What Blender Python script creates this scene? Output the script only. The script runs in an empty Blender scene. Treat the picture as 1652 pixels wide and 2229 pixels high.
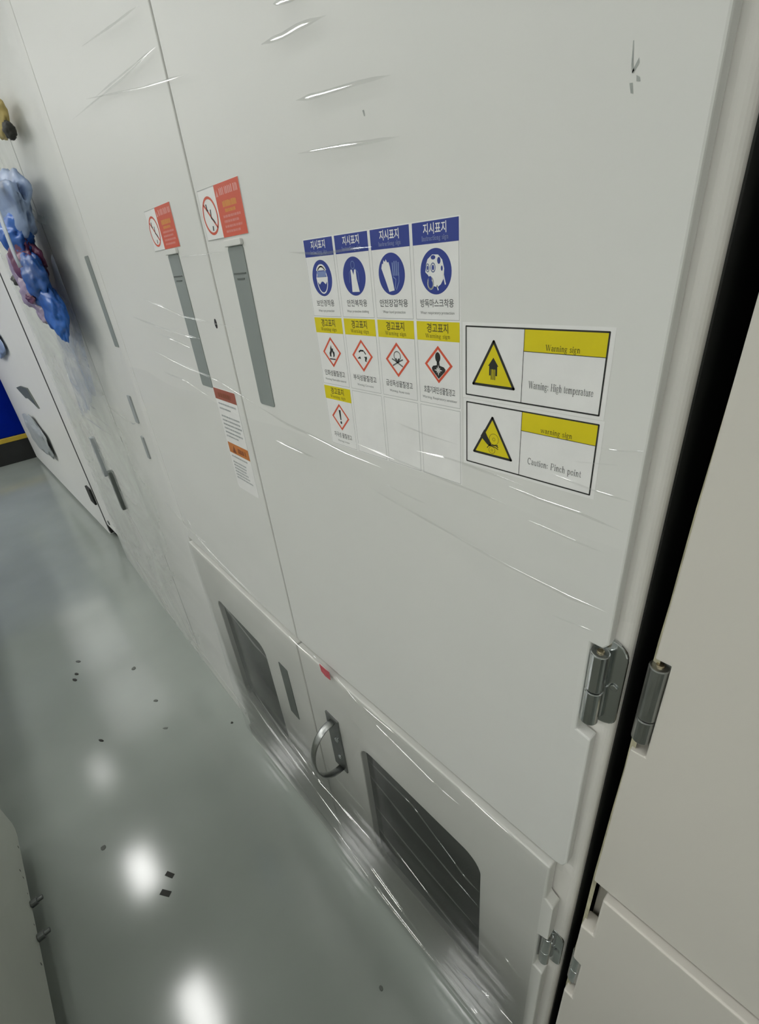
import bpy, bmesh, math, random
from mathutils import Matrix, Vector, noise
random.seed(7)
SC = bpy.context.scene
COL = SC.collection

# ------------------------------------------------------------------ camera
cam_d = bpy.data.cameras.new('camera'); cam = bpy.data.objects.new('camera', cam_d); COL.objects.link(cam)
RIGHT = Vector((0.67409, 0.73317, -0.08981)); DOWN = Vector((0.30014, -0.38297, -0.87364)); FWD = Vector((-0.67492, 0.56196, -0.47821))
CAM = Vector((0, -0.31, 1.465))
cam.matrix_world = Matrix(((RIGHT.x, -DOWN.x, -FWD.x, CAM.x), (RIGHT.y, -DOWN.y, -FWD.y, CAM.y), (RIGHT.z, -DOWN.z, -FWD.z, CAM.z), (0, 0, 0, 1)))
cam_d.sensor_fit = 'HORIZONTAL'; cam_d.sensor_width = 36.0; cam_d.lens = 36.0 * 1025.75 / 1652.0
cam_d.clip_start = 0.01; cam_d.clip_end = 60
SC.camera = cam
# ------------------------------------------------------------------ world and exposure
W = bpy.data.worlds.new('world'); SC.world = W; W.use_nodes = True
W.node_tree.nodes['Background'].inputs[0].default_value = (0.80, 0.86, 0.80, 1); W.node_tree.nodes['Background'].inputs[1].default_value = 0.05
SC.view_settings.view_transform = 'Standard'; SC.view_settings.look = 'None'
SC.view_settings.gamma = 1.0; SC.view_settings.use_curve_mapping = False
SC.view_settings.exposure = -0.76
LAMP_STRENGTH = 30.0
CEIL = 2.8

# ------------------------------------------------------------------ materials
MATS = {}
def nodes_of(name):
    m = bpy.data.materials.new(name); m.use_nodes = True
    nt = m.node_tree; b = nt.nodes['Principled BSDF']; MATS[name] = m
    return m, nt, b
def paint(name, col, rough=0.4, metal=0.0, var=0.06, scale=6.0, bump=0.0, bscale=300.0, coat=0.0, spec=0.5, stretch=(1, 1, 1), rvar=0.0):
    m, nt, b = nodes_of(name); N = nt.nodes.new; L = nt.links.new
    tc = N('ShaderNodeTexCoord'); mp = N('ShaderNodeMapping'); mp.inputs['Scale'].default_value = stretch
    L(tc.outputs['Object'], mp.inputs['Vector'])
    nz = N('ShaderNodeTexNoise'); nz.inputs['Scale'].default_value = scale; nz.inputs['Detail'].default_value = 5
    L(mp.outputs[0], nz.inputs['Vector'])
    rp = N('ShaderNodeValToRGB'); rp.color_ramp.elements[0].position = 0.3; rp.color_ramp.elements[1].position = 0.7
    lo = [c * (1 - var) for c in col]; hi = [min(1, c * (1 + var)) for c in col]
    rp.color_ramp.elements[0].color = (*lo, 1); rp.color_ramp.elements[1].color = (*hi, 1)
    L(nz.outputs['Fac'], rp.inputs[0]); L(rp.outputs[0], b.inputs['Base Color'])
    b.inputs['Roughness'].default_value = rough; b.inputs['Metallic'].default_value = metal
    b.inputs['Specular IOR Level'].default_value = spec; b.inputs['Coat Weight'].default_value = coat; b.inputs['Coat Roughness'].default_value = 0.05
    if rvar:
        mr = N('ShaderNodeMapRange'); mr.inputs['To Min'].default_value = rough - rvar; mr.inputs['To Max'].default_value = rough + rvar
        L(nz.outputs['Fac'], mr.inputs['Value']); L(mr.outputs[0], b.inputs['Roughness'])
    if bump:
        n2 = N('ShaderNodeTexNoise'); n2.inputs['Scale'].default_value = bscale; n2.inputs['Detail'].default_value = 2
        L(mp.outputs[0], n2.inputs['Vector'])
        bp = N('ShaderNodeBump'); bp.inputs['Strength'].default_value = bump; bp.inputs['Distance'].default_value = 0.001
        L(n2.outputs['Fac'], bp.inputs['Height']); L(bp.outputs[0], b.inputs['Normal'])
    return m
def film(name, gloss, rough, haze=0.0, hcol=(0.85, 0.87, 0.84), streak=(1.2, 1, 60), bump=0.35, hscale=3.0, hmin=0.0, tilt=0.0, bdist=0.002, tint=(1, 1, 1), fade=None, cap=0.9, zgloss=None):
    """thin plastic sheet: clear, glossy, optionally milky in patches"""
    m, nt, b = nodes_of(name); N = nt.nodes.new; L = nt.links.new
    nt.nodes.remove(b); out = nt.nodes['Material Output']
    tc = N('ShaderNodeTexCoord'); mp = N('ShaderNodeMapping'); mp.inputs['Scale'].default_value = streak; mp.inputs['Rotation'].default_value = (0, tilt, 0)
    L(tc.outputs['Object'], mp.inputs['Vector'])
    nz = N('ShaderNodeTexNoise'); nz.inputs['Scale'].default_value = 1.0; nz.inputs['Detail'].default_value = 4
    L(mp.outputs[0], nz.inputs['Vector'])
    bp = N('ShaderNodeBump'); bp.inputs['Strength'].default_value = bump; bp.inputs['Distance'].default_value = bdist
    L(nz.outputs['Fac'], bp.inputs['Height'])
    tr = N('ShaderNodeBsdfTransparent'); tr.inputs[0].default_value = (*tint, 1)
    gl = N('ShaderNodeBsdfGlossy'); gl.inputs['Roughness'].default_value = rough; L(bp.outputs[0], gl.inputs['Normal'])
    fr = N('ShaderNodeFresnel'); fr.inputs['IOR'].default_value = 1.5; L(bp.outputs[0], fr.inputs['Normal'])
    mu = N('ShaderNodeMath'); mu.operation = 'MULTIPLY'; mu.use_clamp = True; mu.inputs[1].default_value = gloss; L(fr.outputs[0], mu.inputs[0])
    mn = N('ShaderNodeMath'); mn.operation = 'MINIMUM'; mn.inputs[1].default_value = cap; L(mu.outputs[0], mn.inputs[0])
    if zgloss:                                              # stretched tight and shinier towards the hem
        sz = N('ShaderNodeSeparateXYZ'); L(tc.outputs['Object'], sz.inputs[0])
        zm = N('ShaderNodeMapRange'); zm.inputs['From Min'].default_value = zgloss[0]; zm.inputs['From Max'].default_value = zgloss[1]; zm.inputs['To Min'].default_value = zgloss[2]; zm.inputs['To Max'].default_value = zgloss[3]
        L(sz.outputs['Z'], zm.inputs['Value']); L(zm.outputs[0], mu.inputs[1])
    mx = N('ShaderNodeMixShader'); L(mn.outputs[0], mx.inputs[0])
    if haze:
        df = N('ShaderNodeBsdfDiffuse'); df.inputs[0].default_value = (*hcol, 1)
        tl = N('ShaderNodeBsdfTranslucent'); tl.inputs[0].default_value = (*hcol, 1)
        ad = N('ShaderNodeMixShader'); ad.inputs[0].default_value = 0.25; L(df.outputs[0], ad.inputs[1]); L(tl.outputs[0], ad.inputs[2])
        n2 = N('ShaderNodeTexNoise'); n2.inputs['Scale'].default_value = hscale; n2.inputs['Detail'].default_value = 5; n2.inputs['Distortion'].default_value = 1.0
        m2 = N('ShaderNodeMapping'); m2.inputs['Scale'].default_value = (1, 1, 1.6); L(tc.outputs['Object'], m2.inputs[0]); L(m2.outputs[0], n2.inputs['Vector'])
        mr = N('ShaderNodeMapRange'); mr.inputs['From Min'].default_value = 0.35; mr.inputs['From Max'].default_value = 0.65
        mr.inputs['To Min'].default_value = hmin; mr.inputs['To Max'].default_value = haze; L(n2.outputs['Fac'], mr.inputs['Value'])
        hz = mr.outputs[0]
        if fade:                                            # the sheet grows cloudier away from where it is stretched tight
            sx = N('ShaderNodeSeparateXYZ'); L(tc.outputs['Object'], sx.inputs[0])
            fm = N('ShaderNodeMapRange'); fm.inputs['From Min'].default_value = fade[0]; fm.inputs['From Max'].default_value = fade[1]; L(sx.outputs['X'], fm.inputs['Value'])
            ml = N('ShaderNodeMath'); ml.operation = 'MULTIPLY'; L(hz, ml.inputs[0]); L(fm.outputs[0], ml.inputs[1]); hz = ml.outputs[0]
        m3 = N('ShaderNodeMixShader'); L(hz, m3.inputs[0]); L(tr.outputs[0], m3.inputs[1]); L(ad.outputs[0], m3.inputs[2])
        L(m3.outputs[0], mx.inputs[1])
    else:
        L(tr.outputs[0], mx.inputs[1])
    L(gl.outputs[0], mx.inputs[2]); L(mx.outputs[0], out.inputs['Surface'])
    return m
def flat(name, col, rough=0.45):
    return paint(name, col, rough, var=0.03, scale=40)
paint('cabinet_white', (0.785, 0.785, 0.755), 0.42, var=0.012, scale=3, bump=0.04, bscale=500)
paint('cabinet_cream', (0.71, 0.68, 0.62), 0.42, var=0.015, scale=3, bump=0.04, bscale=500)
paint('frame_white', (0.92, 0.895, 0.85), 0.38, var=0.03, scale=5)
paint('opposite_white', (0.62, 0.64, 0.58), 0.5, var=0.05, scale=4)
paint('lower_white', (0.74, 0.74, 0.70), 0.38, var=0.02, scale=3, bump=0.04, bscale=500)
paint('floor_epoxy', (0.31, 0.34, 0.31), 0.13, var=0.10, scale=1.6, bump=0.06, bscale=9, rvar=0.03, spec=0.9)
paint('ceiling_tile', (0.84, 0.86, 0.82), 0.8, var=0.03)
paint('room_wall', (0.78, 0.80, 0.76), 0.7, var=0.03)
paint('chrome', (0.55, 0.57, 0.57), 0.16, metal=1.0, var=0.08, scale=60, stretch=(1, 1, 0.1))
paint('steel', (0.40, 0.41, 0.40), 0.32, metal=1.0, var=0.10, scale=50, stretch=(8, 8, 1))
paint('steel_dark', (0.16, 0.17, 0.165), 0.4, metal=0.7, var=0.15, scale=30)
paint('brass_pin', (0.55, 0.47, 0.33), 0.25, metal=1.0)
paint('smoked_pane', (0.026, 0.028, 0.025), 0.14, var=0.25, scale=3, stretch=(1, 1, 14))
paint('handle_grey', (0.27, 0.30, 0.285), 0.45, var=0.06, scale=10, stretch=(1, 1, 0.3))
paint('slot_dark', (0.10, 0.115, 0.105), 0.5, var=0.15, scale=12)
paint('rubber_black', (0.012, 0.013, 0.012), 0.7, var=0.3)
paint('foam_cream', (0.50, 0.47, 0.33), 0.8, var=0.25, scale=60, bump=0.4, bscale=120)
paint('blue_paint', (0.0006, 0.013, 0.24), 0.6, var=0.06, spec=0.03)
paint('yellow_paint', (0.50, 0.35, 0.03), 0.5, var=0.12)
paint('blue_bag', (0.02, 0.11, 0.42), 0.35, var=0.45, scale=9, bump=0.5, bscale=25)
paint('blue_pale', (0.30, 0.39, 0.58), 0.35, var=0.25, scale=9, bump=0.5, bscale=25)
paint('maroon_bag', (0.13, 0.03, 0.08), 0.4, var=0.4, scale=12, bump=0.5, bscale=25)
paint('lilac_bag', (0.36, 0.29, 0.40), 0.35, var=0.2, scale=9, bump=0.5, bscale=25)
paint('white_strap', (0.66, 0.72, 0.80), 0.4, var=0.1, scale=20)
paint('tan_foam', (0.58, 0.45, 0.16), 0.6, var=0.2)
paint('grey_shape', (0.36, 0.39, 0.40), 0.5, var=0.15)
paint('debris_dark', (0.035, 0.035, 0.03), 0.7, var=0.3)
paint('debris_grey', (0.14, 0.15, 0.135), 0.7, var=0.3)
paint('scuff_grey', (0.40, 0.42, 0.40), 0.6, var=0.25, scale=90)
paint('red_tape', (0.50, 0.08, 0.10), 0.5, var=0.25, scale=120)
flat('print_white', (0.89, 0.885, 0.87)); flat('print_blue', (0.022, 0.046, 0.28)); flat('print_yellow', (0.76, 0.64, 0.0))
flat('print_red', (0.72, 0.10, 0.045)); flat('print_black', (0.018, 0.018, 0.016)); flat('print_grey', (0.16, 0.165, 0.16)); flat('print_line', (0.42, 0.43, 0.42))
flat('print_pale_blue', (0.20, 0.27, 0.52)); flat('print_sky', (0.40, 0.46, 0.70)); flat('sign_red', (0.66, 0.105, 0.055)); flat('sign_rose', (0.76, 0.34, 0.30)); flat('sign_amber', (0.70, 0.33, 0.05))
flat('tag_brick', (0.36, 0.105, 0.07)); flat('tag_orange', (0.58, 0.20, 0.045)); flat('tag_brown', (0.22, 0.06, 0.02)); flat('print_olive', (0.11, 0.09, 0.012))
film('film_clear', 0.08, 0.05, haze=0.04, hmin=0.0, hscale=2.2, streak=(0.9, 1, 75), bump=0.22, bdist=0.0015)
film('film_low', 0.42, 0.05, zgloss=(0.15, 0.55, 1.15, 0.40), haze=0.05, hmin=0.0, hscale=2.0, streak=(0.8, 1, 85), bump=0.25, bdist=0.0010)
film('film_milky', 0.12, 0.2, haze=0.55, hmin=0.2, hcol=(0.76, 0.79, 0.755), hscale=2.2, streak=(1.6, 1, 22), bump=0.3, bdist=0.004, tilt=0.5, fade=(0.70, 0.30))
film('film_blue', 0.15, 0.2, haze=0.62, hmin=0.0, hcol=(0.36, 0.41, 0.50), hscale=6.0, streak=(3, 1, 14), bump=0.4, bdist=0.004, tilt=0.6)
film('film_fold', 1.0, 0.08, cap=0.25, haze=0.25, hmin=0.05, hscale=9, streak=(25, 1, 60), bump=0.10, bdist=0.0004)
film('film_crease', 4.0, 0.05, cap=0.30, haze=0.04, hmin=0.0, hscale=6, streak=(25, 1, 60), bump=0.10, bdist=0.0004)
def emitter(name, col, s):
    m, nt, b = nodes_of(name); b.inputs['Base Color'].default_value = (*col, 1)
    b.inputs['Emission Color'].default_value = (*col, 1); b.inputs['Emission Strength'].default_value = s
emitter('lamp_glow', (1.0, 1.0, 0.98), LAMP_STRENGTH); emitter('lamp_dim', (1.0, 1.0, 0.98), 8.0); emitter('lamp_fill', (1.0, 1.0, 0.98), 46.0); emitter('panel_glow', (1.0, 1.0, 0.98), 1.9)  # the strongest glow serves only the added, unseen lamp rows

# ------------------------------------------------------------------ helpers
# local frame of a bank: u along the front, w out towards the aisle, v up
BANK_A = (Vector((0, 0, 0)), 0.0)
BANK_L = (Vector((-0.67, 0, 0)), -0.03)
ORI = {}
def mesh_obj(name, bm, mat, parent=None, bevel=0.0, smooth=False, seg=2):
    me = bpy.data.meshes.new(name); bm.normal_update(); bm.to_mesh(me); bm.free()
    if isinstance(mat, str): me.materials.append(MATS[mat])
    if smooth: me.shade_smooth()
    o = bpy.data.objects.new(name, me); COL.objects.link(o)
    if bevel:
        md = o.modifiers.new('edge', 'BEVEL'); md.width = bevel; md.segments = seg; md.limit_method = 'ANGLE'; md.angle_limit = 0.6
        md.harden_normals = False
    if parent is not None:
        o.parent = parent
    return o
def tag(o, label, cat=None, group=None, kind=None):
    if label: o['label'] = label
    if cat: o['category'] = cat
    if group: o['group'] = group
    if kind: o['kind'] = kind
    return o
def thing(name, label, cat, base=(0, 0, 0), bank=BANK_A, group=None):
    """Empty at the thing's base (u, w, v) in a bank's frame"""
    o = bpy.data.objects.new(name, None); COL.objects.link(o); o.empty_display_size = 0.05
    place(o, base, bank); tag(o, label, cat, group); return o
def place(o, base, bank=BANK_A):
    org, rz = bank
    p = Vector((base[0], -base[1], base[2])); p.rotate(Matrix.Rotation(rz, 3, 'Z'))
    o.location = org + p; o.rotation_euler = (0, 0, rz); ORI[o.name] = Vector((base[0], -base[1], base[2]))
def loc(bm, o):
    """shift bank coordinates to the thing's own origin"""
    bmesh.ops.translate(bm, verts=bm.verts, vec=-ORI[o.name]); return bm
def P(u, w, v): return Vector((u, -w, v))
def box(bm, u0, u1, w0, w1, v0, v1):
    vs = [bm.verts.new(P(u, w, v)) for v in (v0, v1) for w in (w0, w1) for u in (u0, u1)]
    for f in ((0, 1, 3, 2), (4, 6, 7, 5), (0, 4, 5, 1), (2, 3, 7, 6), (0, 2, 6, 4), (1, 5, 7, 3)):
        bm.faces.new([vs[i] for i in f])
    return bm
def bmn(): return bmesh.new()
def prism(bm, pts, w0, w1):
    """outline in (u, v), extruded from w0 (back) to w1 (front)"""
    a = [bm.verts.new(P(u, w0, v)) for u, v in pts]; b = [bm.verts.new(P(u, w1, v)) for u, v in pts]
    bm.faces.new(b); bm.faces.new(a[::-1]); n = len(pts)
    for i in range(n): bm.faces.new((a[i], a[(i + 1) % n], b[(i + 1) % n], b[i]))
    bmesh.ops.recalc_face_normals(bm, faces=bm.faces); return bm
def prism_hole(bm, outer, inner, w0, w1):
    lay = []
    for w in (w0, w1):
        vo = [bm.verts.new(P(u, w, v)) for u, v in outer]; vi = [bm.verts.new(P(u, w, v)) for u, v in inner]
        es = [bm.edges.new((l[i], l[(i + 1) % len(l)])) for l in (vo, vi) for i in range(len(l))]
        bmesh.ops.triangle_fill(bm, edges=es, use_beauty=True); lay.append((vo, vi))
    for k in (0, 1):
        a, b = lay[0][k], lay[1][k]; n = len(a)
        for i in range(n): bm.faces.new((a[i], a[(i + 1) % n], b[(i + 1) % n], b[i]))
    bmesh.ops.recalc_face_normals(bm, faces=bm.faces); return bm
def rrect(u0, u1, v0, v1, r, n=6):
    pts = []
    for cx, cy, a0 in ((u1 - r, v1 - r, 0), (u0 + r, v1 - r, 90), (u0 + r, v0 + r, 180), (u1 - r, v0 + r, 270)):
        for i in range(n + 1):
            a = math.radians(a0 + 90 * i / n); pts.append((cx + r * math.cos(a), cy + r * math.sin(a)))
    return pts
def ell(cx, cy, rx, ry, n=40, a0=0, a1=360, rot=0):
    full = abs(a1 - a0) >= 360; out = []
    for i in range(n if full else n + 1):
        a = math.radians(a0 + (a1 - a0) * i / n); x, y = rx * math.cos(a), ry * math.sin(a); c, s = math.cos(rot), math.sin(rot)
        out.append((cx + x * c - y * s, cy + x * s + y * c))
    return out
MM = 0.001
def face(bm, pts, w):
    """flat printed shape; pts in mm (u, v), w in mm in front of the panel"""
    try: bm.faces.new([bm.verts.new(P(u * MM, w * MM, v * MM)) for u, v in pts])
    except ValueError: pass
    return bm
def line(bm, pts, wd, w, closed=False):
    pts = list(pts) + ([pts[0]] if closed else [])
    for (x0, y0), (x1, y1) in zip(pts, pts[1:]):
        dx, dy = x1 - x0, y1 - y0; l = math.hypot(dx, dy)
        if l < 1e-9: continue
        dx, dy = dx / l, dy / l; e = wd * 0.22; nx, ny = -dy * wd / 2, dx * wd / 2
        face(bm, [(x0 - dx * e + nx, y0 - dy * e + ny), (x0 - dx * e - nx, y0 - dy * e - ny), (x1 + dx * e - nx, y1 + dy * e - ny), (x1 + dx * e + nx, y1 + dy * e + ny)], w)
    return bm
def ring(bm, po, pi, w):
    n = len(po)
    for i in range(n):
        j = (i + 1) % n; face(bm, [po[i], pi[i], pi[j], po[j]], w)
    return bm
def printed(name, bm, mat, parent, thing_root=None):
    bmesh.ops.recalc_face_normals(bm, faces=bm.faces)
    for f in bm.faces:
        if f.normal.y > 0: f.normal_flip()
    r = thing_root or parent
    return mesh_obj(name, loc(bm, r), mat, parent)
def text_bm(body, size, cx, cy, w, sx=1.0, bold=0.0):
    """built-in letter shapes, centred at (cx, cy) in mm"""
    c = bpy.data.curves.new('lettering', 'FONT'); c.body = body; c.size = size; c.resolution_u = 3; c.offset = bold
    o = bpy.data.objects.new('lettering', c); m = o.to_mesh()
    bm = bmn(); bm.from_mesh(m); o.to_mesh_clear(); bpy.data.objects.remove(o); bpy.data.curves.remove(c)
    if not bm.verts: return bm
    xs = [v.co.x for v in bm.verts]; ys = [v.co.y for v in bm.verts]; mx, my = (min(xs) + max(xs)) / 2, (min(ys) + max(ys)) / 2
    for v in bm.verts:
        x, y = (v.co.x - mx) * sx + cx, (v.co.y - my) + cy
        v.co = P(x * MM, w * MM, y * MM)
    return bm
# --- a small serif alphabet drawn with strokes (cap height 1)
T, t_ = 0.125, 0.055
def arc(cx, cy, rx, ry, a0, a1, n=10): return ell(cx, cy, rx, ry, n, a0, a1)
def sf(x, y, l=0.13): return ([(x - l, y), (x + l, y)], t_)
GL = {
 'W': (1.22, [([(.12, .98), (.37, .02)], T), ([(.37, .02), (.60, .98)], t_), ([(.60, .98), (.86, .02)], T), ([(.86, .02), (1.1, .98)], t_), sf(.12, .98), sf(.6, .98), sf(1.1, .98, .11)]),
 'H': (.96, [([(.2, .02), (.2, .98)], T), ([(.76, .02), (.76, .98)], T), ([(.2, .5), (.76, .5)], t_), sf(.2, .02), sf(.2, .98), sf(.76, .02), sf(.76, .98)]),
 'I': (.46, [([(.23, .02), (.23, .98)], T), sf(.23, .02), sf(.23, .98)]),
 'P': (.82, [([(.2, .02), (.2, .98)], T), ([(.2, .97), (.48, .97)] + arc(.48, .73, .22, .24, 90, -90, 8) + [(.2, .49)], .085), sf(.2, .02), sf(.2, .98)]),
 'C': (.88, [(arc(.47, .5, .34, .48, 48, 312, 16), .1), ([(.70, .98), (.70, .70)], t_)]),
 'a': (.60, [(arc(.27, .5, .17, .15, 160, 0, 7) + [(.44, .12)], .1), (arc(.26, .2, .17, .18, 60, 320, 10), .09), ([(.44, .12), (.48, .03), (.58, .05)], t_)]),
 'r': (.48, [([(.17, .02), (.17, .62)], T), (arc(.32, .42, .15, .22, 180, 50, 6), .075), sf(.17, .02), sf(.12, .63, .08)]),
 'n': (.68, [([(.17, .02), (.17, .62)], T), (arc(.345, .42, .17, .22, 180, 0, 8) + [(.515, .02)], .1), sf(.17, .02, .11), sf(.515, .02, .11), sf(.12, .63, .08)]),
 'm': (1.02, [([(.17, .02), (.17, .62)], T), (arc(.335, .42, .165, .22, 180, 0, 8) + [(.5, .02)], .1), (arc(.665, .42, .165, .22, 180, 0, 8) + [(.83, .02)], .1), sf(.17, .02, .1), sf(.5, .02, .1), sf(.83, .02, .1), sf(.12, .63, .08)]),
 'i': (.36, [([(.18, .02), (.18, .62)], T), ([(.18, .80), (.18, .93)], .13), sf(.18, .02, .11), sf(.13, .63, .08)]),
 'g': (.62, [(arc(.27, .44, .17, .20, 0, 360, 14), .09), (arc(.28, -.12, .23, .15, 0, 360, 14), .08), ([(.18, .25), (.13, .12), (.3, .06)], .07), ([(.42, .58), (.56, .62)], .07)]),
 's': (.50, [(arc(.25, .49, .15, .15, 40, 200, 8) + [(.35, .30)] + arc(.25, .17, .15, .15, 0, -150, 8), .085), ([(.38, .62), (.38, .47)], t_), ([(.1, .02), (.1, .2)], t_)]),
 'h': (.68, [([(.17, .02), (.17, .98)], T), (arc(.345, .42, .17, .22, 180, 0, 8) + [(.515, .02)], .1), sf(.17, .02, .11), sf(.515, .02, .11), sf(.12, .98, .08)]),
 't': (.44, [([(.2, .86), (.2, .14), (.27, .03), (.40, .08)], .1), ([(.06, .62), (.38, .62)], t_)]),
 'e': (.58, [(arc(.29, .33, .20, .31, 10, 330, 16), .085), ([(.1, .36), (.48, .36)], t_)]),
 'p': (.68, [([(.17, -.3), (.17, .62)], T), (arc(.36, .32, .2, .31, 150, -150, 12), .09), sf(.17, -.3, .12), sf(.12, .63, .08)]),
 'u': (.68, [([(.16, .62), (.16, .22)] + arc(.33, .22, .17, .2, 180, 360, 8), .09), ([(.5, .62), (.5, .02)], .11), sf(.12, .63, .08), sf(.46, .63, .08), sf(.55, .02, .08)]),
 'o': (.62, [(arc(.31, .32, .21, .30, 0, 360, 16), .095)]),
 'c': (.54, [(arc(.29, .32, .20, .30, 40, 320, 14), .09)]),
 'w': (.98, [([(.1, .63), (.3, .02)], .1), ([(.3, .02), (.49, .63)], t_), ([(.49, .63), (.69, .02)], .1), ([(.69, .02), (.88, .63)], t_), sf(.1, .63, .09), sf(.49, .63, .09), sf(.88, .63, .08)]),
 ':': (.40, [([(.16, .06), (.16, .17)], .12), ([(.16, .48), (.16, .59)], .12)]),
 ' ': (.42, []),
}
def serif(bm, body, h, x0, y0, w, width=None, weight=1.0):
    tot = sum(GL[c][0] for c in body); sx = (width / tot) if width else h
    x = x0
    for c in body:
        adv, strokes = GL[c]
        for pts, wd in strokes:
            line(bm, [(x + px * sx, y0 + py * h) for px, py in pts], wd * (sx + h) / 2 * weight, w)
        x += adv * sx
    return bm
def words(bm, x0, x1, y, h, w, rnd, gap=0.35):
    """rows of print too small to read: short upright strokes"""
    x = x0
    while x < x1 - h * .3:
        n = rnd.randint(2, 5)
        for _ in range(n):
            if x > x1 - h * .3: break
            l = h * rnd.uniform(.35, .6); face(bm, [(x, y - h / 2), (x + l * .7, y - h / 2), (x + l * .7, y + h / 2 * rnd.uniform(.5, 1)), (x, y + h / 2)], w); x += l
        x += h * gap
    return bm
def tube(bm, pts, r, n=10, cap=True, flatten=None):
    rings = []
    for i, p in enumerate(pts):
        p = Vector(p); d = (Vector(pts[min(i + 1, len(pts) - 1)]) - Vector(pts[max(i - 1, 0)])).normalized()
        ref = Vector((0, 0, 1)) if abs(d.z) < .9 else Vector((1, 0, 0)); a = d.cross(ref).normalized(); b = d.cross(a).normalized()
        if flatten: a, b, ra, rb = flatten[0], d.cross(flatten[0]).normalized(), flatten[1], flatten[2]
        else: ra = rb = r
        rings.append([bm.verts.new(p + a * ra * math.cos(2 * math.pi * k / n) + b * rb * math.sin(2 * math.pi * k / n)) for k in range(n)])
    for q0, q1 in zip(rings, rings[1:]):
        for k in range(n): bm.faces.new((q0[k], q0[(k + 1) % n], q1[(k + 1) % n], q1[k]))
    if cap: bm.faces.new(rings[0][::-1]); bm.faces.new(rings[-1])
    bmesh.ops.recalc_face_normals(bm, faces=bm.faces); return bm
def disc(bm, c, axis, r, h, n=20):
    a = Vector(axis).normalized(); c = Vector(c)
    return tube(bm, [c, c + a * h], r, n)
def nz(x, y, z=0.0): return noise.noise(Vector((x, y, z)))

# ------------------------------------------------------------------ the room
def struct(name, bm, mat, bevel=0): o = mesh_obj(name, bm, mat, None, bevel); o['kind'] = 'structure'; return o
struct('floor', box(bmn(), -9, 3, -2.2, 4.2, -0.1, 0.0), 'floor_epoxy')
struct('ceiling', box(bmn(), -9, 3, -2.2, 4.2, CEIL + 0.06, CEIL + 0.16), 'ceiling_tile')
struct('wall_back', box(bmn(), -9, 3, -2.3, -2.2, 0, CEIL + 0.06), 'room_wall')
struct('wall_front', box(bmn(), -9, 3, 4.2, 4.3, 0, CEIL + 0.06), 'room_wall')
struct('wall_left', box(bmn(), -9.1, -9, -2.2, 4.2, 0, CEIL + 0.06), 'room_wall')
struct('wall_right', box(bmn(), 3, 3.1, -2.2, 4.2, 0, CEIL + 0.06), 'room_wall')
def lamp(x, y, label, group, a=.19, b=.08, mat='lamp_glow', name='ceiling_light'):
    o = thing(name, label, 'light', (x, -y, CEIL - 0.02), BANK_A, group)
    bm = bmn()
    for q in ((-a - .025, a + .025, -b - .02, -b), (-a - .025, a + .025, b, b + .02), (-a - .025, -a, -b, b), (a, a + .025, -b, b)):
        box(bm, x + q[0], x + q[1], -y + q[2], -y + q[3], CEIL - 0.03, CEIL + 0.05)
    mesh_obj('lamp_frame', loc(bm, o), 'frame_white', o)
    mesh_obj('diffuser', loc(box(bmn(), x - a, x + a, -y - b, -y + b, CEIL - 0.015, CEIL - 0.005), o), mat, o)
ORD = ['first', 'second', 'third', 'fourth', 'fifth', 'sixth', 'seventh', 'eighth']
for k, x in enumerate((-3.04, -1.90, -0.75, 0.4, 1.55)): lamp(x, -0.69, 'bright rectangular ceiling light above the aisle, ' + ORD[k] + ' from the far end', 'aisle ceiling lights')
lamp(-4.24, -0.69, 'dim rectangular ceiling light at the far end of the aisle row', 'aisle ceiling lights', mat='lamp_dim')
for k, x in enumerate((-6.6, -5.42, -4.24, -3.04, -1.90, -0.75, 0.4, 1.55)): lamp(x, -2.5, 'added unseen fill light by the wall across the room, ' + ORD[k] + ' from the far end', 'added far row fill lights', .28, .10, 'lamp_fill')  # row added out of view to brighten the lower door faces
for k, x in enumerate((-6.0, -4.8, -3.6, -2.4)): lamp(x, -1.62, 'added unseen fill light over the opposite cabinets, ' + ORD[k] + ' from the far end', 'added middle row fill lights', .28, .10, 'lamp_fill')  # row added out of view to lift the far floor and fronts
for k, x in enumerate((-7.6, -6.3, -5.0)):
    for y in (-0.15, 0.60): lamp(x, y, 'large soft ceiling panel ' + ('at the aisle side' if y < 0 else 'above the cabinet tops') + ', ' + ORD[k] + ' from the far wall', 'large ceiling panels', .58, .33, 'panel_glow', 'ceiling_panel_light')

# ------------------------------------------------------------------ the cabinet with the stickers
UD_Z0, UD_Z1, LD_Z0, LD_Z1 = 0.8125, 2.12, 0.075, 0.80
cabA = thing('equipment_cabinet', 'tall white equipment cabinet covered with warning stickers, doors with dark lower windows', 'cabinet', (-0.66, 0, 0))
def rot_left(bm):
    """left leaf follows the slightly turned line of the row"""
    M = Matrix.Translation(BANK_L[0]) @ Matrix.Rotation(BANK_L[1], 4, 'Z'); bmesh.ops.transform(bm, matrix=M, verts=bm.verts); return bm
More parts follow.
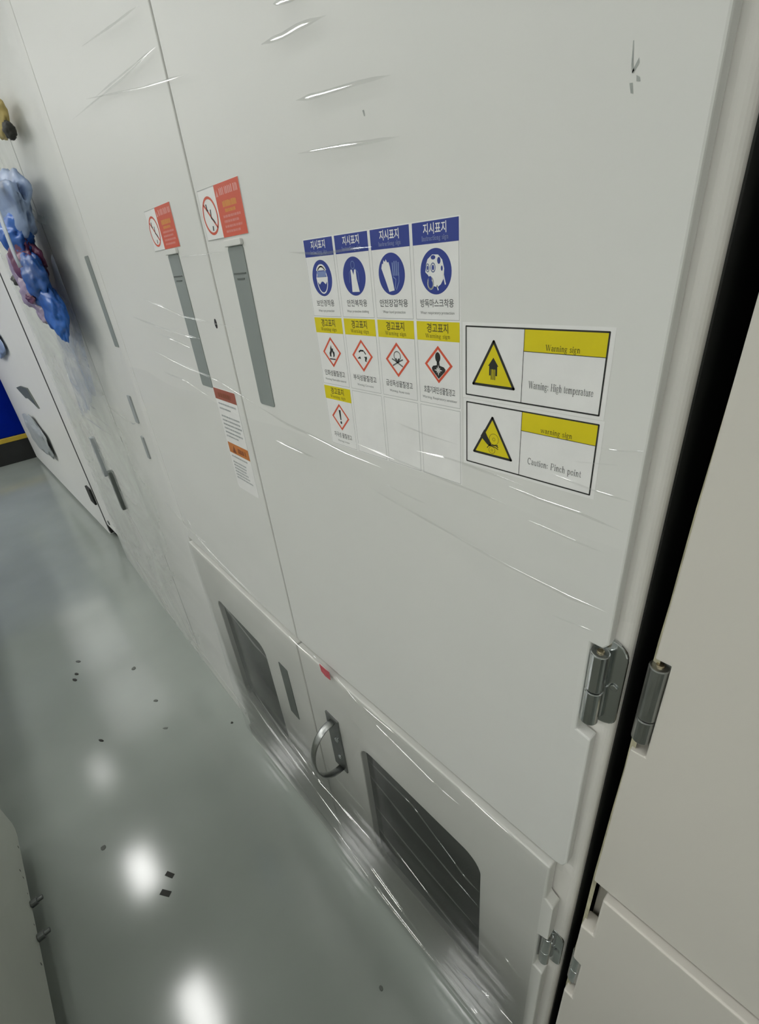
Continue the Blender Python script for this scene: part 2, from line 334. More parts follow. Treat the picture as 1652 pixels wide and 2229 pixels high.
# body: footprint polygon with a rounded right front corner
bm = bmn()
fp = [(-0.0880 - .009 + .009 * math.cos(a), 0.014 + .009 - .009 * math.sin(a)) for a in [math.radians(d) for d in range(0, 91, 15)]]
fp += [(-0.667, 0.014), (-1.245, 0.033), (-1.212, 0.85), (-0.0880, 0.85)]
lo = [bm.verts.new((x, y, 0.06)) for x, y in fp]; hi = [bm.verts.new((x, y, 2.14)) for x, y in fp]
bm.faces.new(hi); bm.faces.new(lo[::-1])
for i in range(len(fp)): bm.faces.new((lo[i], lo[(i + 1) % len(fp)], hi[(i + 1) % len(fp)], hi[i]))
bmesh.ops.recalc_face_normals(bm, faces=bm.faces)
body = mesh_obj('body', loc(bm, cabA), 'frame_white', cabA)
sg = mesh_obj('gap_shade', loc(box(bmn(), -0.0882, -0.0867, -0.84, -0.026, 0.06, 2.13), cabA), 'rubber_black', cabA); sg['label'] = 'black strip standing in for the shade inside the cabinet gap'  # deep shade of the gap put in as a black strip
mesh_obj('plinth', loc(box(bmn(), -1.205, -0.105, -0.8, 0.001, 0.0, 0.06), cabA), 'lower_white', cabA)
# right upper door with the hinge cut-out
pts = [(-0.6645, UD_Z0), (-0.112, UD_Z0), (-0.104, UD_Z0 + .004), (-0.100, UD_Z0 + .014), (-0.100, 1.050), (-0.1145, 1.053), (-0.1145, 1.164), (-0.104, 1.164), (-0.100, 1.170), (-0.100, UD_Z1), (-0.6645, UD_Z1)]
d1 = mesh_obj('upper_door', loc(prism(bmn(), pts, -0.0125, 0), cabA), 'cabinet_white', cabA, 0.0016); d1['label'] = 'right upper door carrying the sticker sheet'
pts = [(-0.575, UD_Z0), (0.0015, UD_Z0), (0.0015, UD_Z1), (-0.575, UD_Z1)]
d2 = mesh_obj('upper_door', loc(rot_left(prism(bmn(), pts, -0.0125, 0)), cabA), 'cabinet_white', cabA, 0.0016); d2['label'] = 'left upper door with the notice label'
# lower doors, 5 mm proud, with window openings
pts = [(-0.6640, LD_Z0), (-0.103, LD_Z0), (-0.103, 0.514), (-0.117, 0.517), (-0.117, 0.618), (-0.104, 0.626), (-0.104, 0.716), (-0.1155, 0.724), (-0.1155, LD_Z1), (-0.6640, LD_Z1)]
WIN_A = rrect(-0.497, -0.2165, 0.265, 0.653, 0.032)
d3 = mesh_obj('lower_door', loc(prism_hole(bmn(), pts, WIN_A, -0.0125, 0.005), cabA), 'lower_white', cabA, 0.0025, seg=3); d3['label'] = 'right lower door with pull ring and dark window'
WIN_L = rrect(-0.474, -0.194, 0.265, 0.653, 0.032)
pts = [(-0.575, LD_Z0), (0.002, LD_Z0), (0.002, LD_Z1), (-0.575, LD_Z1)]
d4 = mesh_obj('lower_door', loc(rot_left(prism_hole(bmn(), pts, WIN_L, -0.0125, 0.005)), cabA), 'lower_white', cabA, 0.0025, seg=3); d4['label'] = 'left lower door with dark window'
g = mesh_obj('window_pane', loc(prism(bmn(), rrect(-0.505, -0.2085, 0.257, 0.661, 0.034), -0.012, -0.008), cabA), 'smoked_pane', d3); g['label'] = 'dark smoked window in the right lower door'
g = mesh_obj('window_pane', loc(rot_left(prism(bmn(), rrect(-0.482, -0.186, 0.257, 0.661, 0.034), -0.012, -0.008)), cabA), 'smoked_pane', d4); g['label'] = 'dark smoked window in the left lower door'
# long flush pull handles beside the seam
def pull(par, u0, u1, v0, v1, rot):
    f = (lambda b: rot_left(b)) if rot else (lambda b: b)
    h = mesh_obj('pull_handle', loc(f(prism(bmn(), rrect(u0, u1, v0, v1, 0.004), -0.004, 0.0012)), cabA), 'handle_grey', par, 0.0006); h['label'] = 'long grey flush pull handle'
def pull_details(par, u0, u1, v0, v1, rot):
    f = (lambda b: rot_left(b)) if rot else (lambda b: b)
    bm = bmn(); prism(bm, [(u0 + .004, v1 - .030), (u1 - .004, v1 - .030), (u1 - .004, v1 - .0285), (u0 + .004, v1 - .0285)], 0.001, 0.0018)
    prism(bm, [(u0 + .010, v1 - .036), (u1 - .010, v1 - .036), (u1 - .010, v1 - .0345), (u0 + .010, v1 - .0345)], 0.001, 0.0018)
    mesh_obj('lock_slot', loc(f(bm), cabA), 'slot_dark', par)
    mesh_obj('handle_cap', loc(f(prism(bmn(), rrect(u0 - .002, u1 + .002, v1, v1 + .007, .002), 0, 0.004)), cabA), 'cabinet_white', par, 0.0008)
pull(d1, -0.607, -0.569, 1.296, 1.489, False); pull_details(d1, -0.607, -0.569, 1.296, 1.489, False)
pull(d2, -0.141, -0.098, 1.297, 1.492, True); pull_details(d2, -0.141, -0.098, 1.297, 1.492, True)
mesh_obj('key_hole', loc(rot_left(prism(bmn(), ell(-0.024, 1.399, 0.0035, 0.0065, 16), -.001, 0.0006)), cabA), 'print_black', d2)
# flat latch plate on the left lower door
sl = mesh_obj('latch_plate', loc(rot_left(prism(bmn(), rrect(-0.118, -0.079, 0.497, 0.664, .002), 0.003, 0.0065)), cabA), 'slot_dark', d4, 0.0006); sl['label'] = 'dark flush latch plate'
# pull ring (flat steel bow on a plate) of the right lower door
pl = mesh_obj('latch_plate', loc(prism(bmn(), rrect(-0.601, -0.559, 0.498, 0.664, .002), 0.003, 0.008), cabA), 'steel_dark', d3, 0.0008); pl['label'] = 'dark plate behind the pull ring'
arcp = []
for i in range(19):
    a = math.radians(-90 + 180 * i / 18)
    arcp.append(P(-0.577, 0.006 + 0.062 * math.cos(a) ** 0.8 if math.cos(a) > 0 else 0.006, 0.578 + 0.075 * math.sin(a)))
bow = mesh_obj('pull_ring', loc(tube(bmn(), arcp, .004, 12, True, (Vector((1, 0, 0)), 0.0085, 0.0022)), cabA), 'steel', d3, 0, True); bow['label'] = 'bowed flat steel pull ring'
for z, r in ((0.603, .006), (0.548, .005)):
    mesh_obj('bolt', loc(disc(bmn(), P(-0.571, 0.008, z), (0, -1, 0), r, 0.004), cabA), 'chrome', d3, 0.0008)
# hinges
def hinge(par, root, ux, wy, ztop, zsplit, zbot, sgn, matb='chrome'):
    """lift-off hinge: stadium back plate, two barrels, pin"""
    bp = []
    c0 = ux + sgn * 0.0045
    pw = 0.0155
    for i in range(13): a = math.radians(180 * i / 12); bp.append((c0 + pw * math.cos(a), ztop - .004 + pw * math.sin(a)))
    for i in range(13): a = math.radians(180 + 180 * i / 12); bp.append((c0 + pw * math.cos(a), zbot + .008 + pw * 0.7 * math.sin(a)))
    if sgn < 0: bp = [(c + 0.020, z) for c, z in bp]
    h = mesh_obj('hinge', loc(prism(bmn(), bp, wy - .0120, wy - .0085), root), matb, par, 0.0012); h['label'] = 'chrome lift-off hinge'
    bm = bmn(); r = 0.0078
    prism(bm, [(ux - r, zsplit + .0008), (ux + r, zsplit + .0008), (ux + r, ztop), (ux - r, ztop)], wy - .013, wy)
    mesh_obj('knuckle', loc(tube(bmn(), [P(ux, wy - .002, zsplit + .0008), P(ux, wy - .002, ztop)], r, 24), root), matb, par, 0.001)
    mesh_obj('knuckle', loc(tube(bmn(), [P(ux, wy - .002, zbot), P(ux, wy - .002, zsplit - .0008)], r, 24), root), matb, par, 0.001)
    bm.free()
    mesh_obj('knuckle_leaf', loc(box(bmn(), ux - .013, ux, wy - .012, wy - .003, zsplit + .002, ztop - .0005) if sgn > 0 else box(bmn(), ux, ux + .013, wy - .012, wy - .003, zsplit + .002, ztop - .0005), root), matb, par, 0.001)
    mesh_obj('hinge_pin', loc(disc(bmn(), P(ux, wy - .002, ztop - .002), (0, 0, 1), 0.0032, 0.004, 16), root), 'brass_pin', par, 0.001)
    bs = []
    for z in (zsplit + .012, zbot + .022): bs.append(z)
    bm = bmn()
    disc(bm, P(ux + abs(sgn) * .0135, wy - .0088, zsplit + .006), (0, -1, 0), 0.0035, 0.002, 14)
    mesh_obj('hinge_screw', loc(bm, root), matb, par, 0.0006)
hinge(body, cabA, -0.1065, -0.0015, 1.1565, 1.113, 1.072, 1)
hinge(body, cabA, -0.1085, -0.004, 0.612, 0.57, 0.535, 1)
# scuffs on the right upper door, drawn as they lie
def scuff(par, root, shapes, mat='scuff_grey', name='scuff_mark'):
    for pts in shapes:
        bm = bmn(); face(bm, pts, 0.15); printed(name, bm, mat, par, root)
scuff(d1, cabA, [
    [(-141.6, 1545.4), (-141.2, 1545.4), (-140.2, 1537.0), (-139.2, 1533.6), (-140.2, 1532.8), (-141.0, 1536.0)],
    [(-139.6, 1534.8), (-137.6, 1538.2), (-137.2, 1536.2), (-139.4, 1532.6), (-140.4, 1533.2)],
    [(-137.8, 1531.6), (-136.0, 1530.4), (-135.4, 1528.6), (-137.4, 1529.2)],
    [(-140.8, 1529.2), (-139.2, 1529.0), (-138.2, 1524.4), (-139.6, 1525.0)],
    [(-343.6, 1562.0), (-341.8, 1562.0), (-341.0, 1558.0), (-342.2, 1558.2)]])

# ------------------------------------------------------------------ the neighbouring cabinet on the right
WB = -0.012
cabB = thing('equipment_cabinet', 'cream white cabinet standing beyond the dark gap, hinged on its left side', 'cabinet', (0.22, WB, 0))
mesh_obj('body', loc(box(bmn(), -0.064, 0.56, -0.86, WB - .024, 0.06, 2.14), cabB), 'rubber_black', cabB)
mesh_obj('frame_post', loc(box(bmn(), -0.0705, 0.02, WB - .034, WB - .0235, 0.06, 2.14), cabB), 'cabinet_cream', cabB, 0.002)
mesh_obj('plinth', loc(box(bmn(), -0.055, 0.55, -0.8, WB - .03, 0.0, 0.06), cabB), 'steel_dark', cabB)
pts = [(-0.0722, 0.8155), (0.55, 0.8155), (0.55, UD_Z1), (-0.0600, UD_Z1), (-0.0660, 1.44), (-0.0692, 1.168), (-0.0575, 1.168), (-0.0575, 1.056), (-0.0703, 1.055)]
bd1 = mesh_obj('upper_door', loc(prism(bmn(), pts[::-1], WB - .022, WB), cabB), 'cabinet_cream', cabB, 0.0012)
pts = [(-0.0730, LD_Z0), (0.55, LD_Z0), (0.55, 0.806), (-0.0575, 0.806), (-0.0575, 0.717), (-0.0725, 0.715), (-0.0725, 0.622), (-0.0615, 0.620), (-0.0615, 0.509), (-0.0735, 0.508)]
bd2 = mesh_obj('lower_door', loc(prism(bmn(), pts[::-1], WB - .017, WB + .007), cabB), 'cabinet_cream', cabB, 0.0025, seg=3)
fo = bmn()
zz = [0.1 + i * 0.04 for i in range(51)]
def edgeB(z): return -0.0730 + max(0, z - 0.81) * 0.0112
def foamB(z): return 0.0030 * max(0, min(1, (1.44 - z) / .14)) * (0.55 + 0.7 * abs(nz(z * 9, 3.1)))
va = [fo.verts.new(P(edgeB(z) - foamB(z), WB - .006, z)) for z in zz]; vb = [fo.verts.new(P(edgeB(z) + .003, WB - .004, z)) for z in zz]
vc = [fo.verts.new(P(edgeB(z) - foamB(z) * .8, WB - .020, z)) for z in zz]
for i in range(50):
    fo.faces.new((va[i], vb[i], vb[i + 1], va[i + 1])); fo.faces.new((vc[i], va[i], va[i + 1], vc[i + 1]))
fs = mesh_obj('edge_gasket', loc(fo, cabB), 'foam_cream', cabB); fs['label'] = 'yellowed foam strip along the door edge'
hinge(cabB, cabB, -0.0655, WB - .002, 1.160, 1.10, 1.072, -1, 'steel')
hinge(cabB, cabB, -0.0690, WB - .004, 0.615, 0.57, 0.535, -1, 'chrome')

# ------------------------------------------------------------------ the row further left
cabD = thing('equipment_cabinet', 'white cabinet behind the cloudy film, third from the right', 'cabinet', (-1.5, 0, 0), BANK_L)
mesh_obj('body', loc(box(bmn(), -2.15, -0.585, -0.86, -0.024, 0.06, 2.14), cabD), 'frame_white', cabD)
mesh_obj('plinth', loc(box(bmn(), -2.14, -0.59, -0.8, -0.002, 0.0, 0.06), cabD), 'lower_white', cabD)
mesh_obj('door_seal', loc(box(bmn(), -1.031, -1.019, -0.021, -0.0015, 0.08, 2.1), cabD), 'slot_dark', cabD)
for u0, u1 in ((-1.020, -0.579), (-1.80, -1.030), (-2.15, -1.806)):
    dd = mesh_obj('door', loc(prism(bmn(), [(u0, 0.075), (u1, 0.075), (u1, UD_Z1), (u0, UD_Z1)], -0.022, 0), cabD), 'cabinet_white', cabD, 0.0018)
    if u0 == -1.020:
        hh = mesh_obj('pull_handle', loc(prism(bmn(), rrect(-0.668, -0.632, 1.325, 1.520, .004), -0.004, 0.0012), cabD), 'handle_grey', dd, 0.0006); hh['label'] = 'long grey flush pull handle'
        mesh_obj('latch_plate', loc(prism(bmn(), rrect(-0.585 - .135, -0.700, 1.02, 1.085, .003), 0, 0.004), cabD), 'grey_shape', dd, 0.0006)
        mesh_obj('latch_plate', loc(prism(bmn(), rrect(-0.585 - .130, -0.690, 1.125, 1.20, .003), 0, 0.004), cabD), 'grey_shape', dd, 0.0006)
    if u0 == -1.80:
        hh = mesh_obj('cable_cover', loc(prism(bmn(), rrect(-1.47, -1.44, 0.60, 0.78, .006), 0, 0.02), cabD), 'slot_dark', dd, 0.002)
        hh = mesh_obj('cable_cover', loc(prism(bmn(), rrect(-1.60, -1.575, 0.72, 0.90, .006), 0, 0.02), cabD), 'grey_shape', dd, 0.002)
# far cabinet with the open seam
BANK_C = (Vector((-2.84, 0.078, 0)), 0.018)
cabC = thing('equipment_cabinet', 'far white cabinet at the aisle end with a thin dark door seam and raised foot', 'cabinet', (-1.2, 0, 0), BANK_C)
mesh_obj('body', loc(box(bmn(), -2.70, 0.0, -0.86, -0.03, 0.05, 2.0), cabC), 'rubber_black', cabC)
mesh_obj('post', loc(prism(bmn(), [(-0.310, 0.125), (0.0, 0.125), (0.0, 2.0), (-0.310, 2.0)], -0.03, 0), cabC), 'cabinet_white', cabC, 0.003)
cd = mesh_obj('door', loc(prism(bmn(), [(-2.70, 0.035), (-0.355, 0.035), (-0.355, 2.0), (-2.70, 2.0)], -0.03, 0.0), cabC), 'cabinet_white', cabC, 0.003)
mesh_obj('door_seal', loc(box(bmn(), -0.3555, -0.3095, -0.029, -0.0015, 0.06, 1.99), cabC), 'rubber_black', cabC)
mesh_obj('latch_plate', loc(prism(bmn(), rrect(-0.46, -0.36, 0.25, 0.36, .006), 0, 0.012), cabC), 'rubber_black', cd, 0.002)
mesh_obj('hinge_cover', loc(prism(bmn(), [(-1.70, .83), (-1.45, .87), (-1.15, .89), (-1.0, .77), (-1.14, .785), (-1.30, .80), (-1.42, .785)], 0, 0.01), cabC), 'slot_dark', cd, 0.002)
mesh_obj('screw_head', loc(prism(bmn(), ell(-0.22, 0.17, .016, .014, 16), 0, 0.004), cabC), 'slot_dark', cabC)
bm = bmn(); disc(bm, P(-0.06, -0.12, 0.0), (0, 0, 1), 0.05, 0.02); disc(bm, P(-0.06, -0.12, 0.02), (0, 0, 1), 0.02, 0.09)
mesh_obj('levelling_foot', loc(bm, cabC), 'rubber_black', cabC)
bm = bmn(); disc(bm, P(-2.3, -0.2, 0.0), (0, 0, 1), 0.05, 0.02); disc(bm, P(-2.3, -0.2, 0.02), (0, 0, 1), 0.02, 0.09)
mesh_obj('levelling_foot', loc(bm, cabC), 'rubber_black', cabC)

# blue machine closing the aisle
blue = thing('blue_machine', 'dark blue machine with yellow edge and black base at the aisle end', 'machine', (-6.1, 0.6, 0))
mesh_obj('housing', loc(box(bmn(), -6.7, -5.66, -0.12, 1.6, 0.245, 1.75), blue), 'blue_paint', blue, 0.015)
mesh_obj('base', loc(box(bmn(), -6.68, -5.65, -0.17, 1.6, 0.0, 0.205), blue), 'rubber_black', blue, 0.004)
bm = bmn(); box(bm, -5.675, -5.645, -0.12, 1.6, 0.205, 0.250)
mesh_obj('edge_trim', loc(bm, blue), 'yellow_paint', blue, 0.006)
mesh_obj('edge_trim', loc(prism(bmn(), [(-5.70, .20), (-5.645, .20), (-5.645, 1.75), (-5.70, 1.75)], -0.150, -0.115), blue), 'yellow_paint', blue, 0.006)
mesh_obj('knob', loc(disc(bmn(), P(-5.66, 0.262, 0.80), (1, 0, 0), 0.045, 0.05, 24), blue), 'rubber_black', blue, 0.006)

# cabinet on the other side of the aisle (its bottom edge shows at the lower left)
WE = 0.672
cabE = thing('opposite_cabinet', 'off-white cabinet edge with small bolts, nearest the camera at the aisle side', 'cabinet', (-0.4, WE + .4, 0))
ep = [(-1.385, 0.105), (-1.375, 0.088), (-1.35, 0.080), (1.2, 0.080), (1.2, 0.70), (-1.385, 0.70)]
mesh_obj('front_panel', loc(prism(bmn(), ep, WE + .02, WE), cabE), 'opposite_white', cabE, 0.003)
mesh_obj('body', loc(box(bmn(), -1.38, 1.2, WE + .021, WE + .8, 0.09, 0.69), cabE), 'opposite_white', cabE)
mesh_obj('plinth', loc(box(bmn(), -1.30, 1.15, WE + .07, WE + .75, 0.0, 0.09), cabE), 'rubber_black', cabE)
for u in (-1.115, -1.02):
    bm = bmn(); disc(bm, P(u, WE - .001, 0.088), (0, 1, 0), 0.010, 0.014, 14); disc(bm, P(u, WE - .013, 0.088), (0, 1, 0), 0.006, 0.014, 12)
    mesh_obj('bolt', loc(bm, cabE), 'steel_dark', cabE, 0.001)
for u, v, r in ((-1.205, .118, .005), (-1.19, .105, .004), (-1.145, .096, .003), (-1.30, .096, .005), (-1.055, .094, .003), (-0.95, .1, .005)):
    bm = bmn(); pts = [(u + r * math.cos(a) * random.uniform(.6, 1), v + r * 1.3 * math.sin(a) * random.uniform(.6, 1)) for a in [k * .785 for k in range(8)]]
    vs = [bm.verts.new(P(x, WE - .0003, y)) for x, y in pts]; bm.faces.new(vs); mesh_obj('scuff_mark', loc(bm, cabE), 'debris_grey', cabE)

cabF = thing('opposite_cabinet', 'unseen dark grey low cabinet added across the aisle to darken the floor', 'cabinet', (-2.5, 1.3, 0))  # out of view, added to shade the left side of the aisle floor
mesh_obj('body', loc(box(bmn(), -3.6, -1.55, 0.86, 1.5, 0.08, 0.70), cabF), 'slot_dark', cabF, 0.006)
mesh_obj('plinth', loc(box(bmn(), -3.55, -1.6, 0.90, 1.45, 0.0, 0.08), cabF), 'rubber_black', cabF)

# ------------------------------------------------------------------ stickers
rnd = random.Random(3)
def base_plate(name, root, par, u0, u1, v0, v1, mat='print_white', w0=0.02, w1=0.2, r=0.0):
    pts = [(u0, v0), (u1, v0), (u1, v1), (u0, v1)] if not r else rrect(u0, u1, v0, v1, r, 4)
    return mesh_obj(name, loc(prism(bmn(), [(a * MM, b * MM) for a, b in pts], w0 * MM, w1 * MM), root), mat, par)
sheet = thing('safety_sign_sheet', 'sheet of small blue, yellow and red-diamond safety signs in a grid on the white door', 'sticker', (-0.3485, 0, 1.272))
base_plate('backing', sheet, sheet, -447.5, -249.6, 1271.5, 1484.2, w1=0.12)
CW, PITCH, X0 = 46.4, 49.75, -446.6
def rect_line(bm, u0, u1, v0, v1, wd, w): return line(bm, [(u0, v0), (u1, v0), (u1, v1), (u0, v1)], wd, w, True)
def sub(name, bm, mat, par): return printed(name, bm, mat, par, sheet)
def cell(i, top, hgt, head, kor, eng, label):
    u0 = X0 + PITCH * i; u1 = u0 + CW; cx = (u0 + u1) / 2
    p = base_plate('sign_panel', sheet, sheet, u0, u1, top - hgt, top, w0=0.12, w1=0.22); p['label'] = label
    sub('border', rect_line(bmn(), u0 + .2, u1 - .2, top - hgt + .2, top - .2, 0.35, .25), 'print_line', p)
    if head:
        c, k, e = head
        sub('header', face(bmn(), [(u0, top - 15), (u1, top - 15), (u1, top), (u0, top)], .30), c, p)
        ink = 'print_white' if c == 'print_blue' else 'print_olive'
        sub('header_lettering', text_bm(k, 8.0, cx, top - 5.0, .36, 0.82, 0.12), ink, p)
        sub('header_lettering', serif(bmn(), e, 3.2, cx - 13.5, top - 12.8, .36, 27, 1.0) if all(ch in GL for ch in e) else text_bm(e, 4.2, cx, top - 11.6, .36), 'print_sky' if c == 'print_blue' else 'print_olive', p)
    if kor: sub('caption', text_bm(kor, 6.6, cx, top - hgt + 13.0 - .3, .30, min(0.98, 36 / (6.1 * len(kor))), 0.10), 'print_grey', p)
    if eng: sub('caption', text_bm(eng, 3.1, cx, top - hgt + 5.2, .30, 1.0), 'print_grey', p)
    return p, cx
BL = ('print_blue', '지시표지', 'Instructiong sign'); YE = ('print_yellow', '경고표지', 'Warning sign')
R1, R2, R3 = 1483.4, 1412.6, 1341.3
def disc_bg(p, cx, cy): sub('sign_disc', face(bmn(), ell(cx, cy, 16, 16.2, 48), .30), 'print_blue', p)
def lift(bm, mat, p, name='pictogram'): return sub(name, bm, mat, p)
# 1 goggles
p, cx = cell(0, R1, 69.6, BL, '보안경착용', 'Wear eye protection', 'blue eye protection sign'); cy = R1 - 34.3; disc_bg(p, cx, cy)
b = bmn(); ring(b, ell(cx, cy - 1.5, 9, 12.5), ell(cx, cy - 1.5, 7.9, 11.3), .36)
face(b, ell(cx, cy + 5, 8.6, 7.5, 20, 15, 165) , .36); face(b, [(cx - 9.5, cy + 1), (cx + 9.5, cy + 1), (cx + 9, cy - 2), (cx + 5, cy - 5.5), (cx + 1.2, cy - 3), (cx - 1.2, cy - 3), (cx - 5, cy - 5.5), (cx - 9, cy - 2)], .38)
lift(b, 'print_white', p); lift(face(bmn(), [(cx - 8, cy + 6.2), (cx + 8, cy + 6.2), (cx + 6.5, cy + 1.2), (cx - 6.5, cy + 1.2)], .37), 'print_pale_blue', p)
# 2 apron
p, cx = cell(1, R1, 69.6, BL, '안전복착용', 'Wear protective clothing', 'blue protective clothing sign'); cy = R1 - 34.3; disc_bg(p, cx, cy)
b = bmn(); face(b, [(cx - 4.2, cy + 5.5), (cx - 2.4, cy + 5.8), (cx - .6, cy + 1.2), (cx + 1.2, cy + 5.8), (cx + 3.0, cy + 5.5), (cx + 3.4, cy - 2), (cx + 6.0, cy - 13), (cx - 4.6, cy - 13), (cx - 4.2, cy - 2)], .36)
lift(b, 'print_white', p)
b = bmn(); line(b, ell(cx - .6, cy + 9.5, 2.6, 3.0, 20), .7, .36, True); line(b, [(cx - 3, cy + 6.5), (cx - 6.5, cy + 3), (cx - 7, cy - 5)], .5, .36); line(b, [(cx + 2, cy + 6.5), (cx + 6, cy + 3), (cx + 6.4, cy - 5)], .5, .36)
lift(b, 'print_pale_blue', p)
# 3 gloves
p, cx = cell(2, R1, 69.6, BL, '안전장갑착용', 'Wear hand protection', 'blue hand protection sign with a white glove'); cy = R1 - 34.3; disc_bg(p, cx, cy)
b = bmn(); face(b, [(cx - 12, cy + 5), (cx - 10.6, cy + 8.6), (cx - 9.6, cy + 8), (cx - 8.6, cy + 11), (cx - 7.0, cy + 9.6), (cx - 5.8, cy + 11.6), (cx - 4.2, cy + 9), (cx - 2.6, cy + 9.4), (cx - 1.4, cy + 6), (cx + .8, cy - 4), (cx + 2.6, cy - 12.5), (cx - 4.0, cy - 13.6), (cx - 8, cy - 4)], .36)
lift(b, 'print_white', p)
b = bmn()
for k in range(4): line(b, [(cx + 2.2 + k * 2, cy - 1), (cx + 1.8 + k * 2.4, cy + 10 - abs(k - 1.5))], 1.3, .36)
line(b, [(cx + 2, cy - 2), (cx + 5, cy - 4), (cx + 3.6, cy - 11)], .8, .36); line(b, [(cx + 9, cy + 1), (cx + 8.6, cy - 6), (cx + 5, cy - 12)], .8, .36)
lift(b, 'print_pale_blue', p)
# 4 gas mask
p, cx = cell(3, R1, 69.6, BL, '방독마스크착용', 'Wear respiratory protection', 'blue gas mask sign, last of the top row'); cy = R1 - 34.3; disc_bg(p, cx, cy)
b = bmn(); face(b, [(cx - 10, cy + 5), (cx - 8, cy + 9), (cx - 3, cy + 12), (cx + 3, cy + 11.6), (cx + 7, cy + 8), (cx + 8.8, cy + 2), (cx + 8, cy - 5), (cx + 5, cy - 9), (cx + 1.5, cy - 11), (cx - 3, cy - 10), (cx - 5, cy - 6), (cx - 8.2, cy - 2), (cx - 10.8, cy)], .36)
line(b, [(cx + 8, cy - 3), (cx + 9.6, cy - 9)], 1.2, .36); line(b, [(cx + 1, cy - 10), (cx + 2.2, cy - 13)], 1.0, .36)
line(b, ell(cx - 5.5, cy - 8, 3.0, 4.2, 20), 1.3, .38, True); lift(b, 'print_white', p)
b = bmn()
for ex, ey, rx, ry in ((-2.2, 10, 2.4, 1.5), (3.6, 7.6, 1.7, 2.4), (6.4, 2.2, 1.0, 1.8), (-6.0, -5.2, 1.8, 2.4), (-8.2, 3.0, .9, 1.6), (-2.6, 3.0, 1.2, 1.9)): face(b, ell(cx + ex, cy + ey, rx, ry, 18), .40)
face(b, ell(cx - 5.3, cy - 8.6, 2.0, 2.8, 18), .37)
lift(b, 'print_blue', p)
b = bmn(); line(b, ell(cx - 2.6, cy + 3, 2.3, 3.1, 22), .8, .385, True); line(b, ell(cx - 8.2, cy + 3, 1.7, 2.8, 22), .7, .385, True); lift(b, 'print_pale_blue', p)
def diamond(p, cx, cy, r=15.6, wd=2.1):
    sub('diamond', ring(bmn(), [(cx, cy + r), (cx + r, cy), (cx, cy - r), (cx - r, cy)], [(cx, cy + r - wd * 1.4), (cx + r - wd * 1.4, cy), (cx, cy - r + wd * 1.4), (cx - r + wd * 1.4, cy)], .32), 'print_red', p)
# row 2
p, cx = cell(0, R2, 69.2, YE, '인화성물질경고', 'Warning: Flammable material', 'yellow-headed sign with a flame in a red diamond'); cy = R2 - 34.4; diamond(p, cx, cy)
b = bmn(); face(b, [(cx - 4.2, cy - 4.4), (cx - 4.6, cy - 1), (cx - 2.6, cy + 1.6), (cx - 2.2, cy + 4), (cx - .4, cy + 7.6), (cx + .4, cy + 3.6), (cx + 2.2, cy + 4.4), (cx + 2.4, cy + 1.6), (cx + 4.4, cy + .2), (cx + 4.2, cy - 3), (cx + 2.6, cy - 5)], .33)
face(b, [(cx - 5, cy - 6.4), (cx + 5, cy - 6.4), (cx + 5, cy - 7.6), (cx - 5, cy - 7.6)], .33); lift(b, 'print_black', p)
lift(face(bmn(), [(cx - 1.6, cy - 4.8), (cx - 1.4, cy - 2), (cx + .4, cy + 1), (cx + 1.8, cy - 2), (cx + 1.6, cy - 4.8)], .36), 'print_white', p)
p, cx = cell(1, R2, 69.2, YE, '부식성물질경고', 'Warning: Corrosive', 'yellow-headed sign with corrosion symbol in a red diamond'); cy = R2 - 34.4; diamond(p, cx, cy)
b = bmn(); line(b, [(cx - 4.5, cy + 3.6), (cx - 2, cy + 5), (cx + 2.2, cy + 5)], 1.6, .33); line(b, [(cx + 3, cy + 4.4), (cx + 5.4, cy + 2)], 1.2, .33)
face(b, [(cx - 8, cy - 3), (cx - 5, cy - 1.2), (cx - 3.4, cy - .8), (cx - 2.4, cy - 3)], .33); face(b, [(cx + 2.4, cy - .8), (cx + 6.6, cy - .4), (cx + 6.8, cy - 2), (cx + 5.4, cy - 4.4), (cx + 6.4, cy - 5.6), (cx + 3.4, cy - 5), (cx + 3.8, cy - 2.2)], .33); lift(b, 'print_black', p)
p, cx = cell(2, R2, 69.2, YE, '급성독성물질경고', 'Warning: Acute toxic', 'yellow-headed sign with skull and crossbones in a red diamond'); cy = R2 - 34.4; diamond(p, cx, cy)
b = bmn(); line(b, ell(cx, cy + 3.6, 4.2, 4.0, 22), .8, .33, True); face(b, ell(cx - 1.7, cy + .4, 1.2, 1.3, 12), .33); face(b, ell(cx + 1.7, cy + .4, 1.2, 1.3, 12), .33)
line(b, [(cx - 7, cy + .6), (cx - 4, cy - .4), (cx + 6.4, cy - 5.4)], 1.3, .33); line(b, [(cx + 7, cy + .6), (cx + 4, cy - .4), (cx - 6.4, cy - 5.4)], 1.3, .33); line(b, [(cx - 2, cy - 1.4), (cx + 2, cy - 1.4)], 1.2, .33); lift(b, 'print_grey', p)
p, cx = cell(3, R2, 69.2, YE, '호흡기과민성물질경고', 'Warning: Respiratory sensitizer', 'yellow-headed sign with black bust and star in a red diamond'); cy = R2 - 34.4; diamond(p, cx, cy)
b = bmn(); face(b, ell(cx - .5, cy + 6.2, 2.9, 4.2, 24), .33); face(b, [(cx - 1.8, cy + 3), (cx + 1.0, cy + 3), (cx + 1.4, cy - .6), (cx + 6, cy - 1.6), (cx + 7.8, cy - 3.4), (cx + 7.2, cy - 5.2), (cx, cy - 11.8), (cx - 7, cy - 5.2), (cx - 7.6, cy - 3), (cx - 6, cy - 1.2), (cx - 1.8, cy - .4)], .33); lift(b, 'print_black', p)
b = bmn()
